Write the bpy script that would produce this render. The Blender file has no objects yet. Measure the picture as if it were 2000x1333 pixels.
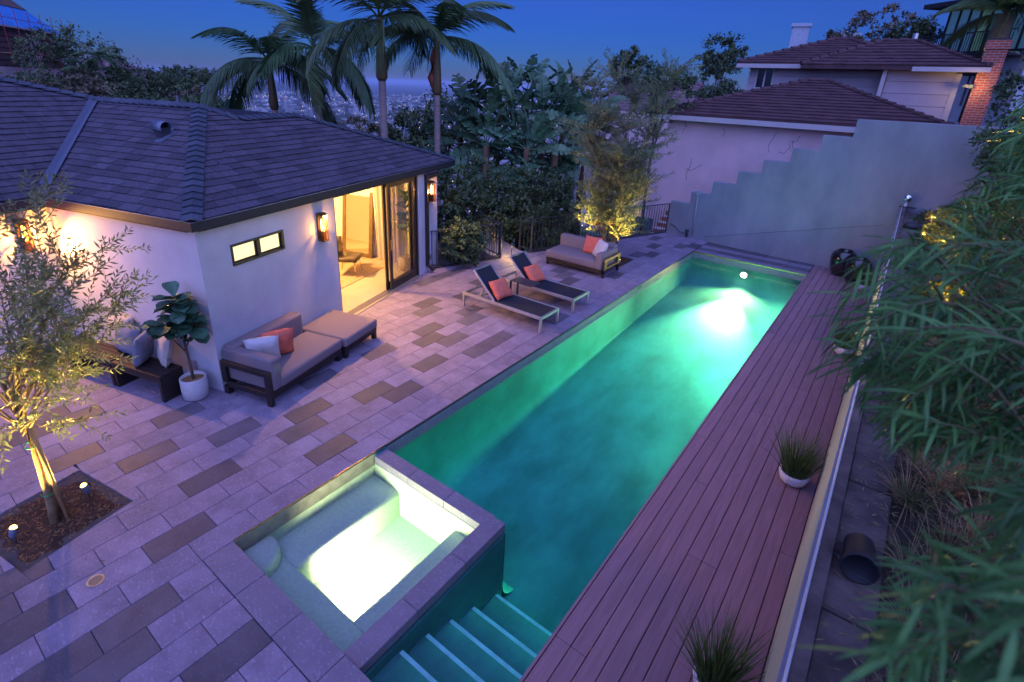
import bpy, bmesh, math, random
import numpy as np
from mathutils import Vector, Matrix, noise as mnoise

R = math.radians
rng = random.Random(7)
nrng = np.random.default_rng(11)
sc = bpy.context.scene
COL = sc.collection

# ------------------------------------------------------------------ camera
CAM_POS = Vector((0.0, 0.0, 4.4))
FPX, CX, CY = 1020.40, 978.61, 578.75          # focal length and centre in pixels of the 2000 px wide photograph
CAM_YAW, CAM_PITCH, CAM_ROLL = R(-36.5966), R(-21.9899), R(2.4323)
_f = Vector((math.sin(CAM_YAW) * math.cos(CAM_PITCH), math.cos(CAM_YAW) * math.cos(CAM_PITCH), math.sin(CAM_PITCH)))
_r0 = Vector((math.cos(CAM_YAW), -math.sin(CAM_YAW), 0))
_u0 = _r0.cross(_f)
_r = _r0 * math.cos(CAM_ROLL) + _u0 * math.sin(CAM_ROLL)
_u = -_r0 * math.sin(CAM_ROLL) + _u0 * math.cos(CAM_ROLL)
cam = bpy.data.cameras.new('camera')
cam_ob = bpy.data.objects.new('camera', cam)
COL.objects.link(cam_ob)
cam_ob.matrix_world = Matrix(((_r.x, _u.x, -_f.x, CAM_POS.x), (_r.y, _u.y, -_f.y, CAM_POS.y), (_r.z, _u.z, -_f.z, CAM_POS.z), (0, 0, 0, 1)))
cam.sensor_width = 36.0
cam.lens = 36.0 * FPX / 2000.0
cam.shift_x = (1000 - CX) / 2000
cam.shift_y = (CY - 666.5) / 2000
cam.dof.use_dof = True
cam.dof.focus_distance = 9.0
cam.dof.aperture_fstop = 2.0
cam.clip_start, cam.clip_end = 0.05, 60000
sc.camera = cam_ob

# ------------------------------------------------------------------ sky, afterglow, exposure
world = bpy.data.worlds.new('World')
sc.world = world
world.use_nodes = True
wn = world.node_tree
sky = wn.nodes.new('ShaderNodeTexSky')
sky.sky_type = 'NISHITA'
sky.sun_disc = False
SUN_EL, SUN_ROT = 2.0, 138.0
sky.sun_elevation = R(SUN_EL)
sky.sun_rotation = R(SUN_ROT)
sky.air_density, sky.dust_density, sky.ozone_density = 0.6, 0.3, 6.0
bg = wn.nodes['Background']
tint = wn.nodes.new('ShaderNodeMix'); tint.data_type = 'RGBA'; tint.blend_type = 'MULTIPLY'; tint.inputs[0].default_value = 1.0
tint.inputs[7].default_value = (1.0, 0.72, 1.0, 1)
glow = wn.nodes.new('ShaderNodeMix'); glow.data_type = 'RGBA'; glow.blend_type = 'ADD'; glow.inputs[0].default_value = 1.0
glow.inputs[7].default_value = (0.16, 0.16, 0.46, 1)          # even twilight airglow over the whole sky
wn.links.new(sky.outputs[0], tint.inputs[6])
wn.links.new(tint.outputs[2], glow.inputs[6])
wn.links.new(glow.outputs[2], bg.inputs[0])
bg.inputs[1].default_value = 0.15
sun = bpy.data.lights.new('afterglow_sun', 'SUN')
sun.energy = 4.2
sun.angle = R(120)
sun.color = (0.29, 0.36, 1.0)
sun_ob = bpy.data.objects.new('afterglow_sun', sun)
COL.objects.link(sun_ob)
_sd = Vector((math.sin(R(SUN_ROT)) * math.cos(R(43)), math.cos(R(SUN_ROT)) * math.cos(R(43)), math.sin(R(43))))
sun_ob.rotation_euler = _sd.to_track_quat('Z', 'Y').to_euler()
sc.view_settings.view_transform = 'Standard'
sc.view_settings.look = 'None'
sc.view_settings.gamma = 1.0
sc.view_settings.use_curve_mapping = False
sc.view_settings.exposure = 0.4
cy = sc.cycles
cy.use_denoising = True
try:
    cy.denoiser = 'OPENIMAGEDENOISE'
except Exception:
    pass
cy.max_bounces = 8
cy.diffuse_bounces = 4
cy.glossy_bounces = 4
cy.transmission_bounces = 6
cy.transparent_max_bounces = 16
cy.volume_bounces = 1
cy.sample_clamp_indirect = 4.0
cy.sample_clamp_direct = 0.0
cy.caustics_reflective = False
cy.caustics_refractive = False
cy.blur_glossy = 0.5

# ------------------------------------------------------------------ helpers
def sight(px, py, d):
    """point at horizontal distance d along the line of sight through a photo pixel (site survey helper)"""
    v = _f + _r * ((px - CX) / FPX) - _u * ((py - CY) / FPX)
    return CAM_POS + v * (d / math.hypot(v.x, v.y))

def sight_z(px, py, z):
    v = _f + _r * ((px - CX) / FPX) - _u * ((py - CY) / FPX)
    return CAM_POS + v * ((z - CAM_POS.z) / v.z)

def link(o, parent=None):
    COL.objects.link(o)
    if parent is not None:
        o.parent = parent
    return o

def tag(o, label=None, cat=None, group=None, kind=None):
    if label: o['label'] = label
    if cat: o['category'] = cat
    if group: o['group'] = group
    if kind: o['kind'] = kind
    return o

def thing(name, label, cat, loc=(0, 0, 0), rz=0.0, group=None):
    o = bpy.data.objects.new(name, None)
    o.empty_display_size = 0.1
    link(o)
    o.location = loc
    o.rotation_euler = (0, 0, rz)
    return tag(o, label, cat, group)

def mesh_obj(name, verts, faces, m, parent=None, smooth=False, loc=None, rot=None):
    me = bpy.data.meshes.new(name)
    me.from_pydata([tuple(v) for v in verts], [], faces)
    if smooth:
        me.polygons.foreach_set('use_smooth', [True] * len(me.polygons))
    me.materials.append(M[m] if isinstance(m, str) else m)
    me.update()
    o = bpy.data.objects.new(name, me)
    link(o, parent)
    if loc is not None: o.location = loc
    if rot is not None: o.rotation_euler = rot
    return o

def inst(o, name=None, parent=None, loc=None, rot=None, scale=None):
    c = bpy.data.objects.new(name or o.name.split('.')[0], o.data)
    link(c, parent)
    if loc is not None: c.location = loc
    if rot is not None: c.rotation_euler = rot
    if scale is not None: c.scale = scale
    return c

class B:
    """collects simple solids; build() links them as one mesh object"""
    def __init__(s):
        s.v, s.f = [], []
    def add(s, vs, fs):
        n = len(s.v)
        s.v += [tuple(p) for p in vs]
        s.f += [tuple(i + n for i in q) for q in fs]
        return s
    def box(s, c, d, rz=0.0, mat=None):
        x, y, z = d[0] / 2, d[1] / 2, d[2] / 2
        vs = [Vector((a * x, b * y, e * z)) for a in (-1, 1) for b in (-1, 1) for e in (-1, 1)]
        m = mat if mat is not None else Matrix.Rotation(rz, 3, 'Z')
        vs = [m @ p + Vector(c) for p in vs]
        return s.add(vs, [(0, 1, 3, 2), (4, 6, 7, 5), (0, 4, 5, 1), (2, 3, 7, 6), (0, 2, 6, 4), (1, 5, 7, 3)])
    def span(s, a, b):
        return s.box([(a[i] + b[i]) / 2 for i in range(3)], [abs(b[i] - a[i]) for i in range(3)])
    def bar(s, p0, p1, w, h, up=(0, 0, 1)):
        p0, p1 = Vector(p0), Vector(p1)
        d = p1 - p0
        y = d.normalized()
        x = y.cross(Vector(up))
        if x.length < 1e-4: x = y.cross(Vector((1, 0, 0)))
        x.normalize()
        z = x.cross(y)
        m = Matrix((x, y, z)).transposed()
        return s.box((p0 + p1) / 2, (w, d.length, h), mat=m)
    def tube(s, pts, rad, n=8, cap=True):
        pts = [Vector(p) for p in pts]
        k = len(pts)
        if not hasattr(rad, '__len__'): rad = [rad] * k
        base = len(s.v)
        ref = Vector((0, 0, 1))
        for i in range(k):
            t = (pts[min(i + 1, k - 1)] - pts[max(i - 1, 0)])
            if t.length < 1e-7: t = Vector((0, 0, 1))
            t.normalize()
            x = t.cross(ref)
            if x.length < 1e-3: x = t.cross(Vector((1, 0, 0)))
            x.normalize()
            y = t.cross(x)
            for j in range(n):
                a = 2 * math.pi * j / n
                s.v.append(tuple(pts[i] + (x * math.cos(a) + y * math.sin(a)) * rad[i]))
        for i in range(k - 1):
            for j in range(n):
                a, b = base + i * n + j, base + i * n + (j + 1) % n
                s.f.append((a, b, b + n, a + n))
        if cap:
            s.f.append(tuple(base + j for j in range(n - 1, -1, -1)))
            s.f.append(tuple(base + (k - 1) * n + j for j in range(n)))
        return s
    def lathe(s, prof, n=24, c=(0, 0, 0)):
        base = len(s.v)
        for r_, z in prof:
            for j in range(n):
                a = 2 * math.pi * j / n
                s.v.append((c[0] + r_ * math.cos(a), c[1] + r_ * math.sin(a), c[2] + z))
        for i in range(len(prof) - 1):
            for j in range(n):
                a, b = base + i * n + j, base + i * n + (j + 1) % n
                s.f.append((a, b, b + n, a + n))
        if prof[0][0] > 1e-4 and prof[-1][0] > 1e-4 and abs(prof[0][0] - prof[-1][0]) < 0.02:      # a ring closes on itself
            e = base + (len(prof) - 1) * n
            for j in range(n): s.f.append((e + j, e + (j + 1) % n, base + (j + 1) % n, base + j))
        return s
    def prism(s, poly, z0, z1):
        n = len(poly)
        vs = [(p[0], p[1], z0) for p in poly] + [(p[0], p[1], z1) for p in poly]
        fs = [tuple(range(n - 1, -1, -1)), tuple(range(n, 2 * n))] + [(i, (i + 1) % n, n + (i + 1) % n, n + i) for i in range(n)]
        return s.add(vs, fs)
    def build(s, name, m, parent=None, bevel=0.0, seg=1, smooth=False, loc=None, rot=None):
        me = bpy.data.meshes.new(name)
        me.from_pydata(s.v, [], s.f)
        bm = bmesh.new()
        bm.from_mesh(me)
        if bevel > 0:
            bmesh.ops.remove_doubles(bm, verts=bm.verts, dist=1e-5)
            bmesh.ops.recalc_face_normals(bm, faces=bm.faces)
            es = [e for e in bm.edges if len(e.link_faces) == 2 and e.calc_face_angle(0) > 0.6]
            bmesh.ops.bevel(bm, geom=es, offset=bevel, segments=seg, profile=0.5, affect='EDGES', clamp_overlap=True)
        else:
            bmesh.ops.recalc_face_normals(bm, faces=bm.faces)
        bm.to_mesh(me)
        bm.free()
        if smooth:
            me.polygons.foreach_set('use_smooth', [True] * len(me.polygons))
        me.materials.append(M[m] if isinstance(m, str) else m)
        o = bpy.data.objects.new(name, me)
        link(o, parent)
        if loc is not None: o.location = loc
        if rot is not None: o.rotation_euler = rot
        return o

def clip(poly, n, d):
    """keep the part of a 2-D polygon with n.p <= d"""
    out = []
    for i in range(len(poly)):
        p, q = poly[i], poly[(i + 1) % len(poly)]
        a, b = n[0] * p[0] + n[1] * p[1] - d, n[0] * q[0] + n[1] * q[1] - d
        if a <= 0: out.append(p)
        if (a < 0 < b) or (b < 0 < a):
            t = a / (a - b)
            out.append((p[0] + (q[0] - p[0]) * t, p[1] + (q[1] - p[1]) * t))
    return out

def area2(poly):
    return 0.5 * sum(poly[i][0] * poly[(i + 1) % len(poly)][1] - poly[(i + 1) % len(poly)][0] * poly[i][1] for i in range(len(poly))) if len(poly) > 2 else 0.0

def clip_convex(poly, hull):
    for i in range(len(hull)):
        p, q = hull[i], hull[(i + 1) % len(hull)]
        n = (q[1] - p[1], -(q[0] - p[0]))
        poly = clip(poly, n, n[0] * p[0] + n[1] * p[1])
        if len(poly) < 3: return []
    return poly

def cut_convex(poly, hull):
    """poly minus a counter-clockwise convex hull, as convex pieces"""
    out = []
    for i in range(len(hull)):
        p, q = hull[i], hull[(i + 1) % len(hull)]
        n = (q[1] - p[1], -(q[0] - p[0]))
        d = n[0] * p[0] + n[1] * p[1]
        o = clip(poly, (-n[0], -n[1]), -d)
        if len(o) > 2 and abs(area2(o)) > 1e-4: out.append(o)
        poly = clip(poly, n, d)
        if len(poly) < 3: break
    return out

# ------------------------------------------------------------------ materials
M = {}
def mat(name, col, rough=0.7, var=0.15, scale=6.0, bump=0.0, bscale=None, spec=0.4, metal=0.0, rnd=0.0, hue=0.0, col2=None,
        stretch=None, emit=None, estr=0.0, trans=0.0, coat=0.0, detail=5.0, bdist=0.01, fleck=0.0):
    m = bpy.data.materials.new(name)
    m.use_nodes = True
    nt = m.node_tree
    N, Lk = nt.nodes, nt.links
    b = N['Principled BSDF']
    b.inputs['Roughness'].default_value = rough
    b.inputs['Metallic'].default_value = metal
    b.inputs['Specular IOR Level'].default_value = spec
    if coat: b.inputs['Coat Weight'].default_value = coat
    tc = N.new('ShaderNodeTexCoord')
    vec = tc.outputs['Object']
    oi = None
    if rnd:
        oi = N.new('ShaderNodeObjectInfo')
        ad = N.new('ShaderNodeVectorMath'); ad.operation = 'MULTIPLY_ADD'
        cb = N.new('ShaderNodeCombineXYZ')
        for k in range(3): Lk.new(oi.outputs['Random'], cb.inputs[k])
        Lk.new(cb.outputs[0], ad.inputs[0])
        ad.inputs[1].default_value = (37.0, 91.0, 53.0)
        Lk.new(vec, ad.inputs[2])
        vec = ad.outputs[0]
    if stretch:
        mp = N.new('ShaderNodeMapping')
        mp.inputs['Scale'].default_value = stretch
        Lk.new(vec, mp.inputs[0])
        vec = mp.outputs[0]
    nz = N.new('ShaderNodeTexNoise')
    nz.inputs['Scale'].default_value = scale
    nz.inputs['Detail'].default_value = detail
    nz.inputs['Roughness'].default_value = 0.6
    Lk.new(vec, nz.inputs['Vector'])
    rp = N.new('ShaderNodeMapRange')
    rp.inputs['From Min'].default_value, rp.inputs['From Max'].default_value = 0.3, 0.7
    Lk.new(nz.outputs['Fac'], rp.inputs['Value'])
    mx = N.new('ShaderNodeMix'); mx.data_type = 'RGBA'
    c = Vector(col)
    lo = c * (1 - var)
    hi = Vector(col2) if col2 else c * (1 + var)
    mx.inputs[6].default_value = (*lo, 1); mx.inputs[7].default_value = (*hi, 1)
    Lk.new(rp.outputs[0], mx.inputs[0])
    colo = mx.outputs[2]
    if rnd:
        hv = N.new('ShaderNodeHueSaturation')
        mr = N.new('ShaderNodeMapRange')
        mr.inputs['To Min'].default_value, mr.inputs['To Max'].default_value = 1 - rnd, 1 + rnd
        Lk.new(oi.outputs['Random'], mr.inputs['Value'])
        Lk.new(mr.outputs[0], hv.inputs['Value'])
        if hue:
            m2 = N.new('ShaderNodeMath'); m2.operation = 'MULTIPLY'; m2.inputs[1].default_value = 7.31
            m3 = N.new('ShaderNodeMath'); m3.operation = 'FRACT'
            Lk.new(oi.outputs['Random'], m2.inputs[0]); Lk.new(m2.outputs[0], m3.inputs[0])
            m4 = N.new('ShaderNodeMapRange'); m4.inputs['To Min'].default_value, m4.inputs['To Max'].default_value = 0.5 - hue, 0.5 + hue
            Lk.new(m3.outputs[0], m4.inputs['Value']); Lk.new(m4.outputs[0], hv.inputs['Hue'])
        Lk.new(colo, hv.inputs['Color'])
        colo = hv.outputs[0]
    if fleck:                                     # pale scratches and cleft marks in the stone
        mp2 = N.new('ShaderNodeMapping'); mp2.inputs['Scale'].default_value = (26, 60, 26); mp2.inputs['Rotation'].default_value = (0, 0, 0.7)
        Lk.new(vec, mp2.inputs[0])
        n3 = N.new('ShaderNodeTexNoise'); n3.inputs['Scale'].default_value = 1.0; n3.inputs['Detail'].default_value = 4
        Lk.new(mp2.outputs[0], n3.inputs['Vector'])
        r3 = N.new('ShaderNodeMapRange'); r3.inputs['From Min'].default_value, r3.inputs['From Max'].default_value = 0.56, 0.74
        Lk.new(n3.outputs['Fac'], r3.inputs['Value'])
        f3 = N.new('ShaderNodeMath'); f3.operation = 'MULTIPLY'; f3.inputs[1].default_value = fleck
        Lk.new(r3.outputs[0], f3.inputs[0])
        m5 = N.new('ShaderNodeMix'); m5.data_type = 'RGBA'
        m5.inputs[7].default_value = (*[min(1, k * 2.2) for k in col], 1)
        Lk.new(f3.outputs[0], m5.inputs[0]); Lk.new(colo, m5.inputs[6])
        colo = m5.outputs[2]
    Lk.new(colo, b.inputs['Base Color'])
    if bump:
        n2 = N.new('ShaderNodeTexNoise')
        n2.inputs['Scale'].default_value = bscale or scale * 4
        n2.inputs['Detail'].default_value = 6
        Lk.new(vec, n2.inputs['Vector'])
        bp = N.new('ShaderNodeBump')
        bp.inputs['Strength'].default_value = bump
        bp.inputs['Distance'].default_value = bdist
        Lk.new(n2.outputs['Fac'], bp.inputs['Height'])
        Lk.new(bp.outputs[0], b.inputs['Normal'])
    if emit:
        b.inputs['Emission Color'].default_value = (*emit, 1)
        b.inputs['Emission Strength'].default_value = estr
    if trans:
        tr = N.new('ShaderNodeBsdfTranslucent')
        Lk.new(colo, tr.inputs['Color'])
        ms = N.new('ShaderNodeMixShader')
        ms.inputs[0].default_value = trans
        Lk.new(b.outputs[0], ms.inputs[1]); Lk.new(tr.outputs[0], ms.inputs[2])
        Lk.new(ms.outputs[0], N['Material Output'].inputs['Surface'])
    M[name] = m
    return m

def glass(name, tint=(1, 1, 1), rough=0.02, base=0.0):
    m = bpy.data.materials.new(name); m.use_nodes = True
    N, Lk = m.node_tree.nodes, m.node_tree.links
    N.remove(N['Principled BSDF'])
    t = N.new('ShaderNodeBsdfTransparent'); t.inputs[0].default_value = (*tint, 1)
    g = N.new('ShaderNodeBsdfGlossy'); g.inputs['Roughness'].default_value = rough
    fr = N.new('ShaderNodeLayerWeight'); fr.inputs[0].default_value = 0.5
    pw = N.new('ShaderNodeMath'); pw.operation = 'POWER'; pw.inputs[1].default_value = 4.0
    ad = N.new('ShaderNodeMath'); ad.inputs[1].default_value = base + 0.03; ad.use_clamp = True
    Lk.new(fr.outputs['Facing'], pw.inputs[0]); Lk.new(pw.outputs[0], ad.inputs[0])
    mx = N.new('ShaderNodeMixShader')
    Lk.new(ad.outputs[0], mx.inputs[0]); Lk.new(t.outputs[0], mx.inputs[1]); Lk.new(g.outputs[0], mx.inputs[2])
    Lk.new(mx.outputs[0], N['Material Output'].inputs['Surface'])
    M[name] = m

def water(name, absorb, dens, wave=0.15, wscale=3.0, scat=0.0):
    m = bpy.data.materials.new(name); m.use_nodes = True
    N, Lk = m.node_tree.nodes, m.node_tree.links
    N.remove(N['Principled BSDF'])
    t = N.new('ShaderNodeBsdfTransparent')
    g = N.new('ShaderNodeBsdfGlossy'); g.inputs['Roughness'].default_value = 0.04
    fr = N.new('ShaderNodeFresnel'); fr.inputs[0].default_value = 1.33
    tc = N.new('ShaderNodeTexCoord')
    mp = N.new('ShaderNodeMapping'); mp.inputs['Scale'].default_value = (1.6, 0.8, 1)
    mp.inputs['Rotation'].default_value = (0, 0, 0.5)
    nz = N.new('ShaderNodeTexNoise'); nz.inputs['Scale'].default_value = wscale; nz.inputs['Detail'].default_value = 4
    Lk.new(tc.outputs['Object'], mp.inputs[0]); Lk.new(mp.outputs[0], nz.inputs['Vector'])
    bp = N.new('ShaderNodeBump'); bp.inputs['Strength'].default_value = wave; bp.inputs['Distance'].default_value = 0.05
    Lk.new(nz.outputs['Fac'], bp.inputs['Height'])
    Lk.new(bp.outputs[0], g.inputs['Normal']); Lk.new(bp.outputs[0], fr.inputs['Normal'])
    mx = N.new('ShaderNodeMixShader')
    Lk.new(fr.outputs[0], mx.inputs[0]); Lk.new(t.outputs[0], mx.inputs[1]); Lk.new(g.outputs[0], mx.inputs[2])
    Lk.new(mx.outputs[0], N['Material Output'].inputs['Surface'])
    va = N.new('ShaderNodeVolumeAbsorption'); va.inputs['Color'].default_value = (*absorb, 1); va.inputs['Density'].default_value = dens
    out = va.outputs[0]
    if scat:
        vs = N.new('ShaderNodeVolumeScatter'); vs.inputs['Color'].default_value = (0.7, 1, 0.9, 1); vs.inputs['Density'].default_value = scat
        vs.inputs['Anisotropy'].default_value = 0.5
        ad = N.new('ShaderNodeAddShader'); Lk.new(va.outputs[0], ad.inputs[0]); Lk.new(vs.outputs[0], ad.inputs[1]); out = ad.outputs[0]
    Lk.new(out, N['Material Output'].inputs['Volume'])
    M[name] = m

def emitter(name, col, strength):
    m = bpy.data.materials.new(name); m.use_nodes = True
    N, Lk = m.node_tree.nodes, m.node_tree.links
    N.remove(N['Principled BSDF'])
    e = N.new('ShaderNodeEmission'); e.inputs[0].default_value = (*col, 1); e.inputs[1].default_value = strength
    Lk.new(e.outputs[0], N['Material Output'].inputs['Surface'])
    M[name] = m

def lamp_point(parent, loc, power, col, radius=0.04):
    l = bpy.data.lights.new('bulb_light', 'POINT')
    l.energy, l.color, l.shadow_soft_size = power, col, radius
    o = bpy.data.objects.new('bulb_light', l); link(o, parent); o.location = loc
    return o

def lamp_spot(parent, loc, target, power, col, angle=60, blend=0.6, radius=0.03):
    l = bpy.data.lights.new('spot_light', 'SPOT')
    l.energy, l.color, l.shadow_soft_size = power, col, radius
    l.spot_size, l.spot_blend = R(angle), blend
    o = bpy.data.objects.new('spot_light', l); link(o, parent); o.location = loc
    o.rotation_euler = (Vector(target) - Vector(loc)).to_track_quat('-Z', 'Y').to_euler()
    return o

mat('paver', (0.215, 0.175, 0.235), fleck=0.45, rough=0.62, var=0.26, scale=3.0, bump=0.35, bscale=14, rnd=0.10, hue=0.012, spec=0.35, bdist=0.006)
mat('paver_dark', (0.092, 0.080, 0.102), fleck=0.35, rough=0.55, var=0.25, scale=3.0, bump=0.35, bscale=14, rnd=0.18, hue=0.02, bdist=0.006)
mat('grout', (0.06, 0.055, 0.06), rough=0.9, bump=0.3, bscale=60)
mat('coping', (0.18, 0.155, 0.205), fleck=0.5, rough=0.6, var=0.12, scale=4, bump=0.35, bscale=18, rnd=0.08, bdist=0.006)
mat('nosing_highlight', (0.30, 0.75, 0.72), rough=0.4, var=0.15, scale=8)  # pale colour for the painted highlight on the step edges
mat('waterline_tile', (0.16, 0.15, 0.12), rough=0.3, var=0.3, scale=9, bump=0.1)
mat('plaster', (0.05, 0.225, 0.215), rough=0.8, var=0.36, scale=1.0, stretch=(1.7, 0.8, 1), bump=0.2, bscale=40, detail=8)  # streaky mottling paints in the rippling light on the pool floor
mat('spa_plaster', (0.44, 0.50, 0.41), rough=0.8, var=0.12, scale=30.0, bump=0.4, bscale=120, detail=8)
water('pool_water', (0.0, 0.90, 0.92), 0.30, wave=0.30, wscale=2.6)
water('spa_water', (0.2, 0.92, 0.85), 0.35, wave=0.05, wscale=3)
mat('deck_wood', (0.29, 0.165, 0.185), rough=0.55, var=0.16, scale=5, bump=0.2, bscale=60, rnd=0.10, stretch=(6, 0.5, 6), spec=0.35, bdist=0.003)
mat('deck_gap', (0.012, 0.010, 0.010), rough=0.9)
mat('fence_panel', (0.27, 0.28, 0.38), rough=0.6, var=0.22, scale=3, bump=0.2, stretch=(4, 0.35, 14), rnd=0.05)
mat('cap_metal', (0.55, 0.55, 0.60), rough=0.35, var=0.05, spec=0.5)
mat('stucco', (0.48, 0.48, 0.52), rough=0.85, var=0.13, scale=1.3, bump=0.25, bscale=18, detail=7, bdist=0.008)
mat('stucco_grey', (0.24, 0.255, 0.28), rough=0.9, var=0.22, scale=1.1, stretch=(1, 1, 0.45), bump=0.3, bscale=10, detail=8, bdist=0.012)
mat('stucco_pink', (0.66, 0.46, 0.46), rough=0.9, var=0.10, scale=1.2, bump=0.25, bscale=14, detail=7)
mat('crack', (0.10, 0.09, 0.10), rough=0.95)
mat('vine_stem', (0.07, 0.05, 0.05), rough=0.95)
mat('shingle', (0.075, 0.062, 0.082), rough=0.85, var=0.3, scale=25, bump=0.6, bscale=160, rnd=0.28, hue=0.02, bdist=0.004)
mat('shingle_rest', (0.075, 0.062, 0.082), rough=0.85, var=0.35, scale=5, bump=0.6, bscale=160, bdist=0.004)
mat('hip_cap', (0.062, 0.07, 0.095), rough=0.8, var=0.3, scale=25, bump=0.6, bscale=160, rnd=0.2, bdist=0.004)
mat('flashing', (0.16, 0.18, 0.24), rough=0.45, metal=0.4, var=0.1)
mat('gutter_metal', (0.026, 0.028, 0.036), rough=0.6, var=0.1, spec=0.25)
mat('bronze', (0.03, 0.022, 0.018), rough=0.4, var=0.15, spec=0.5)
mat('rust_bronze', (0.12, 0.055, 0.025), rough=0.4, var=0.3, metal=0.6)
glass('window_glass', (0.95, 0.97, 0.97))
glass('door_glass', (0.96, 0.97, 0.97), base=0.03)
glass('smoked_glass', (0.95, 0.75, 0.5), rough=0.1)
emitter('bulb', (1.0, 0.55, 0.16), 10.0)
emitter('window_glow', (1.0, 0.84, 0.45), 1.15)
emitter('spot_lens', (1.0, 0.62, 0.10), 9.0)
emitter('pool_lens', (1.0, 0.83, 0.55), 40.0)
mat('floor_warm', (0.46, 0.38, 0.27), rough=0.35, var=0.15, scale=1.2)
mat('inner_wall', (0.75, 0.70, 0.60), rough=0.9, var=0.03)
mat('rug', (0.36, 0.26, 0.15), rough=1.0, var=0.2, scale=20, bump=0.3)
mat('mirror', (0.9, 0.88, 0.8), rough=0.03, metal=1.0, var=0.0)
mat('mirror_frame', (0.10, 0.06, 0.03), rough=0.4, var=0.3)
mat('leather', (0.05, 0.035, 0.025), rough=0.3, var=0.3, scale=4)
mat('brass', (0.75, 0.5, 0.15), rough=0.25, metal=1.0, var=0.05)
mat('wicker', (0.45, 0.35, 0.2), rough=0.8, var=0.4, scale=60, bump=0.6, bscale=90)
mat('upholstery', (0.19, 0.155, 0.17), rough=0.92, var=0.07, scale=60, bump=0.15, bscale=500, spec=0.2, bdist=0.002)
mat('upholstery_tan', (0.32, 0.235, 0.17), rough=0.92, var=0.07, scale=60, bump=0.15, bscale=500, spec=0.2, bdist=0.002)
mat('dark_wood', (0.020, 0.013, 0.012), rough=0.5, var=0.35, scale=8, stretch=(1, 8, 8), bump=0.1)
mat('teak', (0.16, 0.085, 0.03), rough=0.5, var=0.3, scale=8, stretch=(1, 8, 8))
mat('orange_cloth', (0.62, 0.15, 0.095), rough=0.95, var=0.15, scale=9, bump=0.4, bscale=22, spec=0.15, bdist=0.012)
mat('white_cloth', (0.52, 0.48, 0.49), rough=0.95, var=0.08, scale=9, bump=0.35, bscale=18, spec=0.15, bdist=0.012)
mat('cream_cloth', (0.46, 0.39, 0.34), rough=0.95, var=0.08, scale=9, bump=0.35, bscale=18, spec=0.15, bdist=0.012)
mat('blue_cloth', (0.17, 0.18, 0.23), rough=0.95, var=0.12, scale=9, bump=0.35, bscale=18, spec=0.15, bdist=0.012)
mat('aluminium', (0.62, 0.60, 0.58), rough=0.32, metal=0.85, var=0.06, scale=20)
mat('sling', (0.022, 0.024, 0.034), rough=0.85, var=0.2, scale=200, bump=0.3, bscale=600, spec=0.2, bdist=0.002)
mat('black_metal', (0.035, 0.036, 0.045), rough=0.38, var=0.2, spec=0.6)
mat('white_ceramic', (0.48, 0.45, 0.46), rough=0.6, var=0.12, scale=5, bump=0.1)
mat('black_glaze', (0.012, 0.010, 0.010), rough=0.12, var=0.3, spec=0.6, coat=0.5)
mat('woven_white', (0.62, 0.60, 0.64), rough=0.85, var=0.3, scale=30, bump=0.6, bscale=70, bdist=0.01)
mat('mulch', (0.06, 0.030, 0.018), rough=1.0, var=0.5, scale=22, bump=1.0, bscale=50, bdist=0.03)
mat('wood_chip', (0.22, 0.12, 0.05), rough=0.95, var=0.4, scale=8)
mat('olive_bark', (0.23, 0.16, 0.08), rough=0.9, var=0.4, scale=14, bump=0.6, bscale=40)
mat('bark', (0.12, 0.085, 0.06), rough=0.95, var=0.4, scale=8, bump=0.8, bscale=20, bdist=0.03)
mat('stake', (0.35, 0.20, 0.09), rough=0.8, var=0.3, scale=5, stretch=(8, 8, 1))
mat('green_tie', (0.01, 0.30, 0.10), rough=0.5, var=0.1)
mat('olive_leaf', (0.12, 0.16, 0.05), rough=0.5, var=0.35, scale=3.5, col2=(0.26, 0.29, 0.14), trans=0.30)
mat('olive_far', (0.12, 0.17, 0.07), rough=0.55, var=0.35, scale=1.6, col2=(0.24, 0.29, 0.16), trans=0.30)
mat('fig_leaf', (0.05, 0.12, 0.07), rough=0.3, var=0.3, scale=7, bump=0.3, bscale=30, trans=0.1, rnd=0.3)
mat('hedge_leaf', (0.075, 0.14, 0.05), rough=0.45, var=0.5, scale=1.5, col2=(0.14, 0.20, 0.085), trans=0.15)
mat('banana_leaf', (0.085, 0.18, 0.085), rough=0.42, var=0.3, scale=3, bump=0.25, bscale=12, trans=0.12, rnd=0.35, hue=0.03)
mat('banana_stem', (0.14, 0.08, 0.045), rough=0.9, var=0.4, scale=6, stretch=(4, 4, 0.6), bump=0.5)
mat('palm_leaf', (0.065, 0.12, 0.045), rough=0.5, var=0.3, scale=2, trans=0.12, rnd=0.35, hue=0.03)
mat('palm_trunk', (0.32, 0.23, 0.20), rough=0.95, var=0.25, scale=5, stretch=(1, 1, 9), bump=0.6, bscale=6, bdist=0.02)
mat('palm_shaft', (0.13, 0.09, 0.035), rough=0.55, var=0.3, scale=3, stretch=(3, 3, 0.6))
mat('palm_boot', (0.30, 0.06, 0.035), rough=0.6, var=0.3, scale=3)
mat('shrub_leaf', (0.035, 0.13, 0.028), rough=0.45, spec=0.3, var=0.6, scale=4.0, col2=(0.12, 0.29, 0.07), trans=0.15)
mat('shrub_stem', (0.13, 0.11, 0.05), rough=0.85, var=0.3)
mat('grass_blade', (0.055, 0.12, 0.02), rough=0.5, var=0.5, scale=9, col2=(0.14, 0.21, 0.05), trans=0.1)
mat('dry_grass', (0.26, 0.19, 0.09), rough=0.9, var=0.5, scale=5, col2=(0.50, 0.38, 0.20), trans=0.1)
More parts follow.
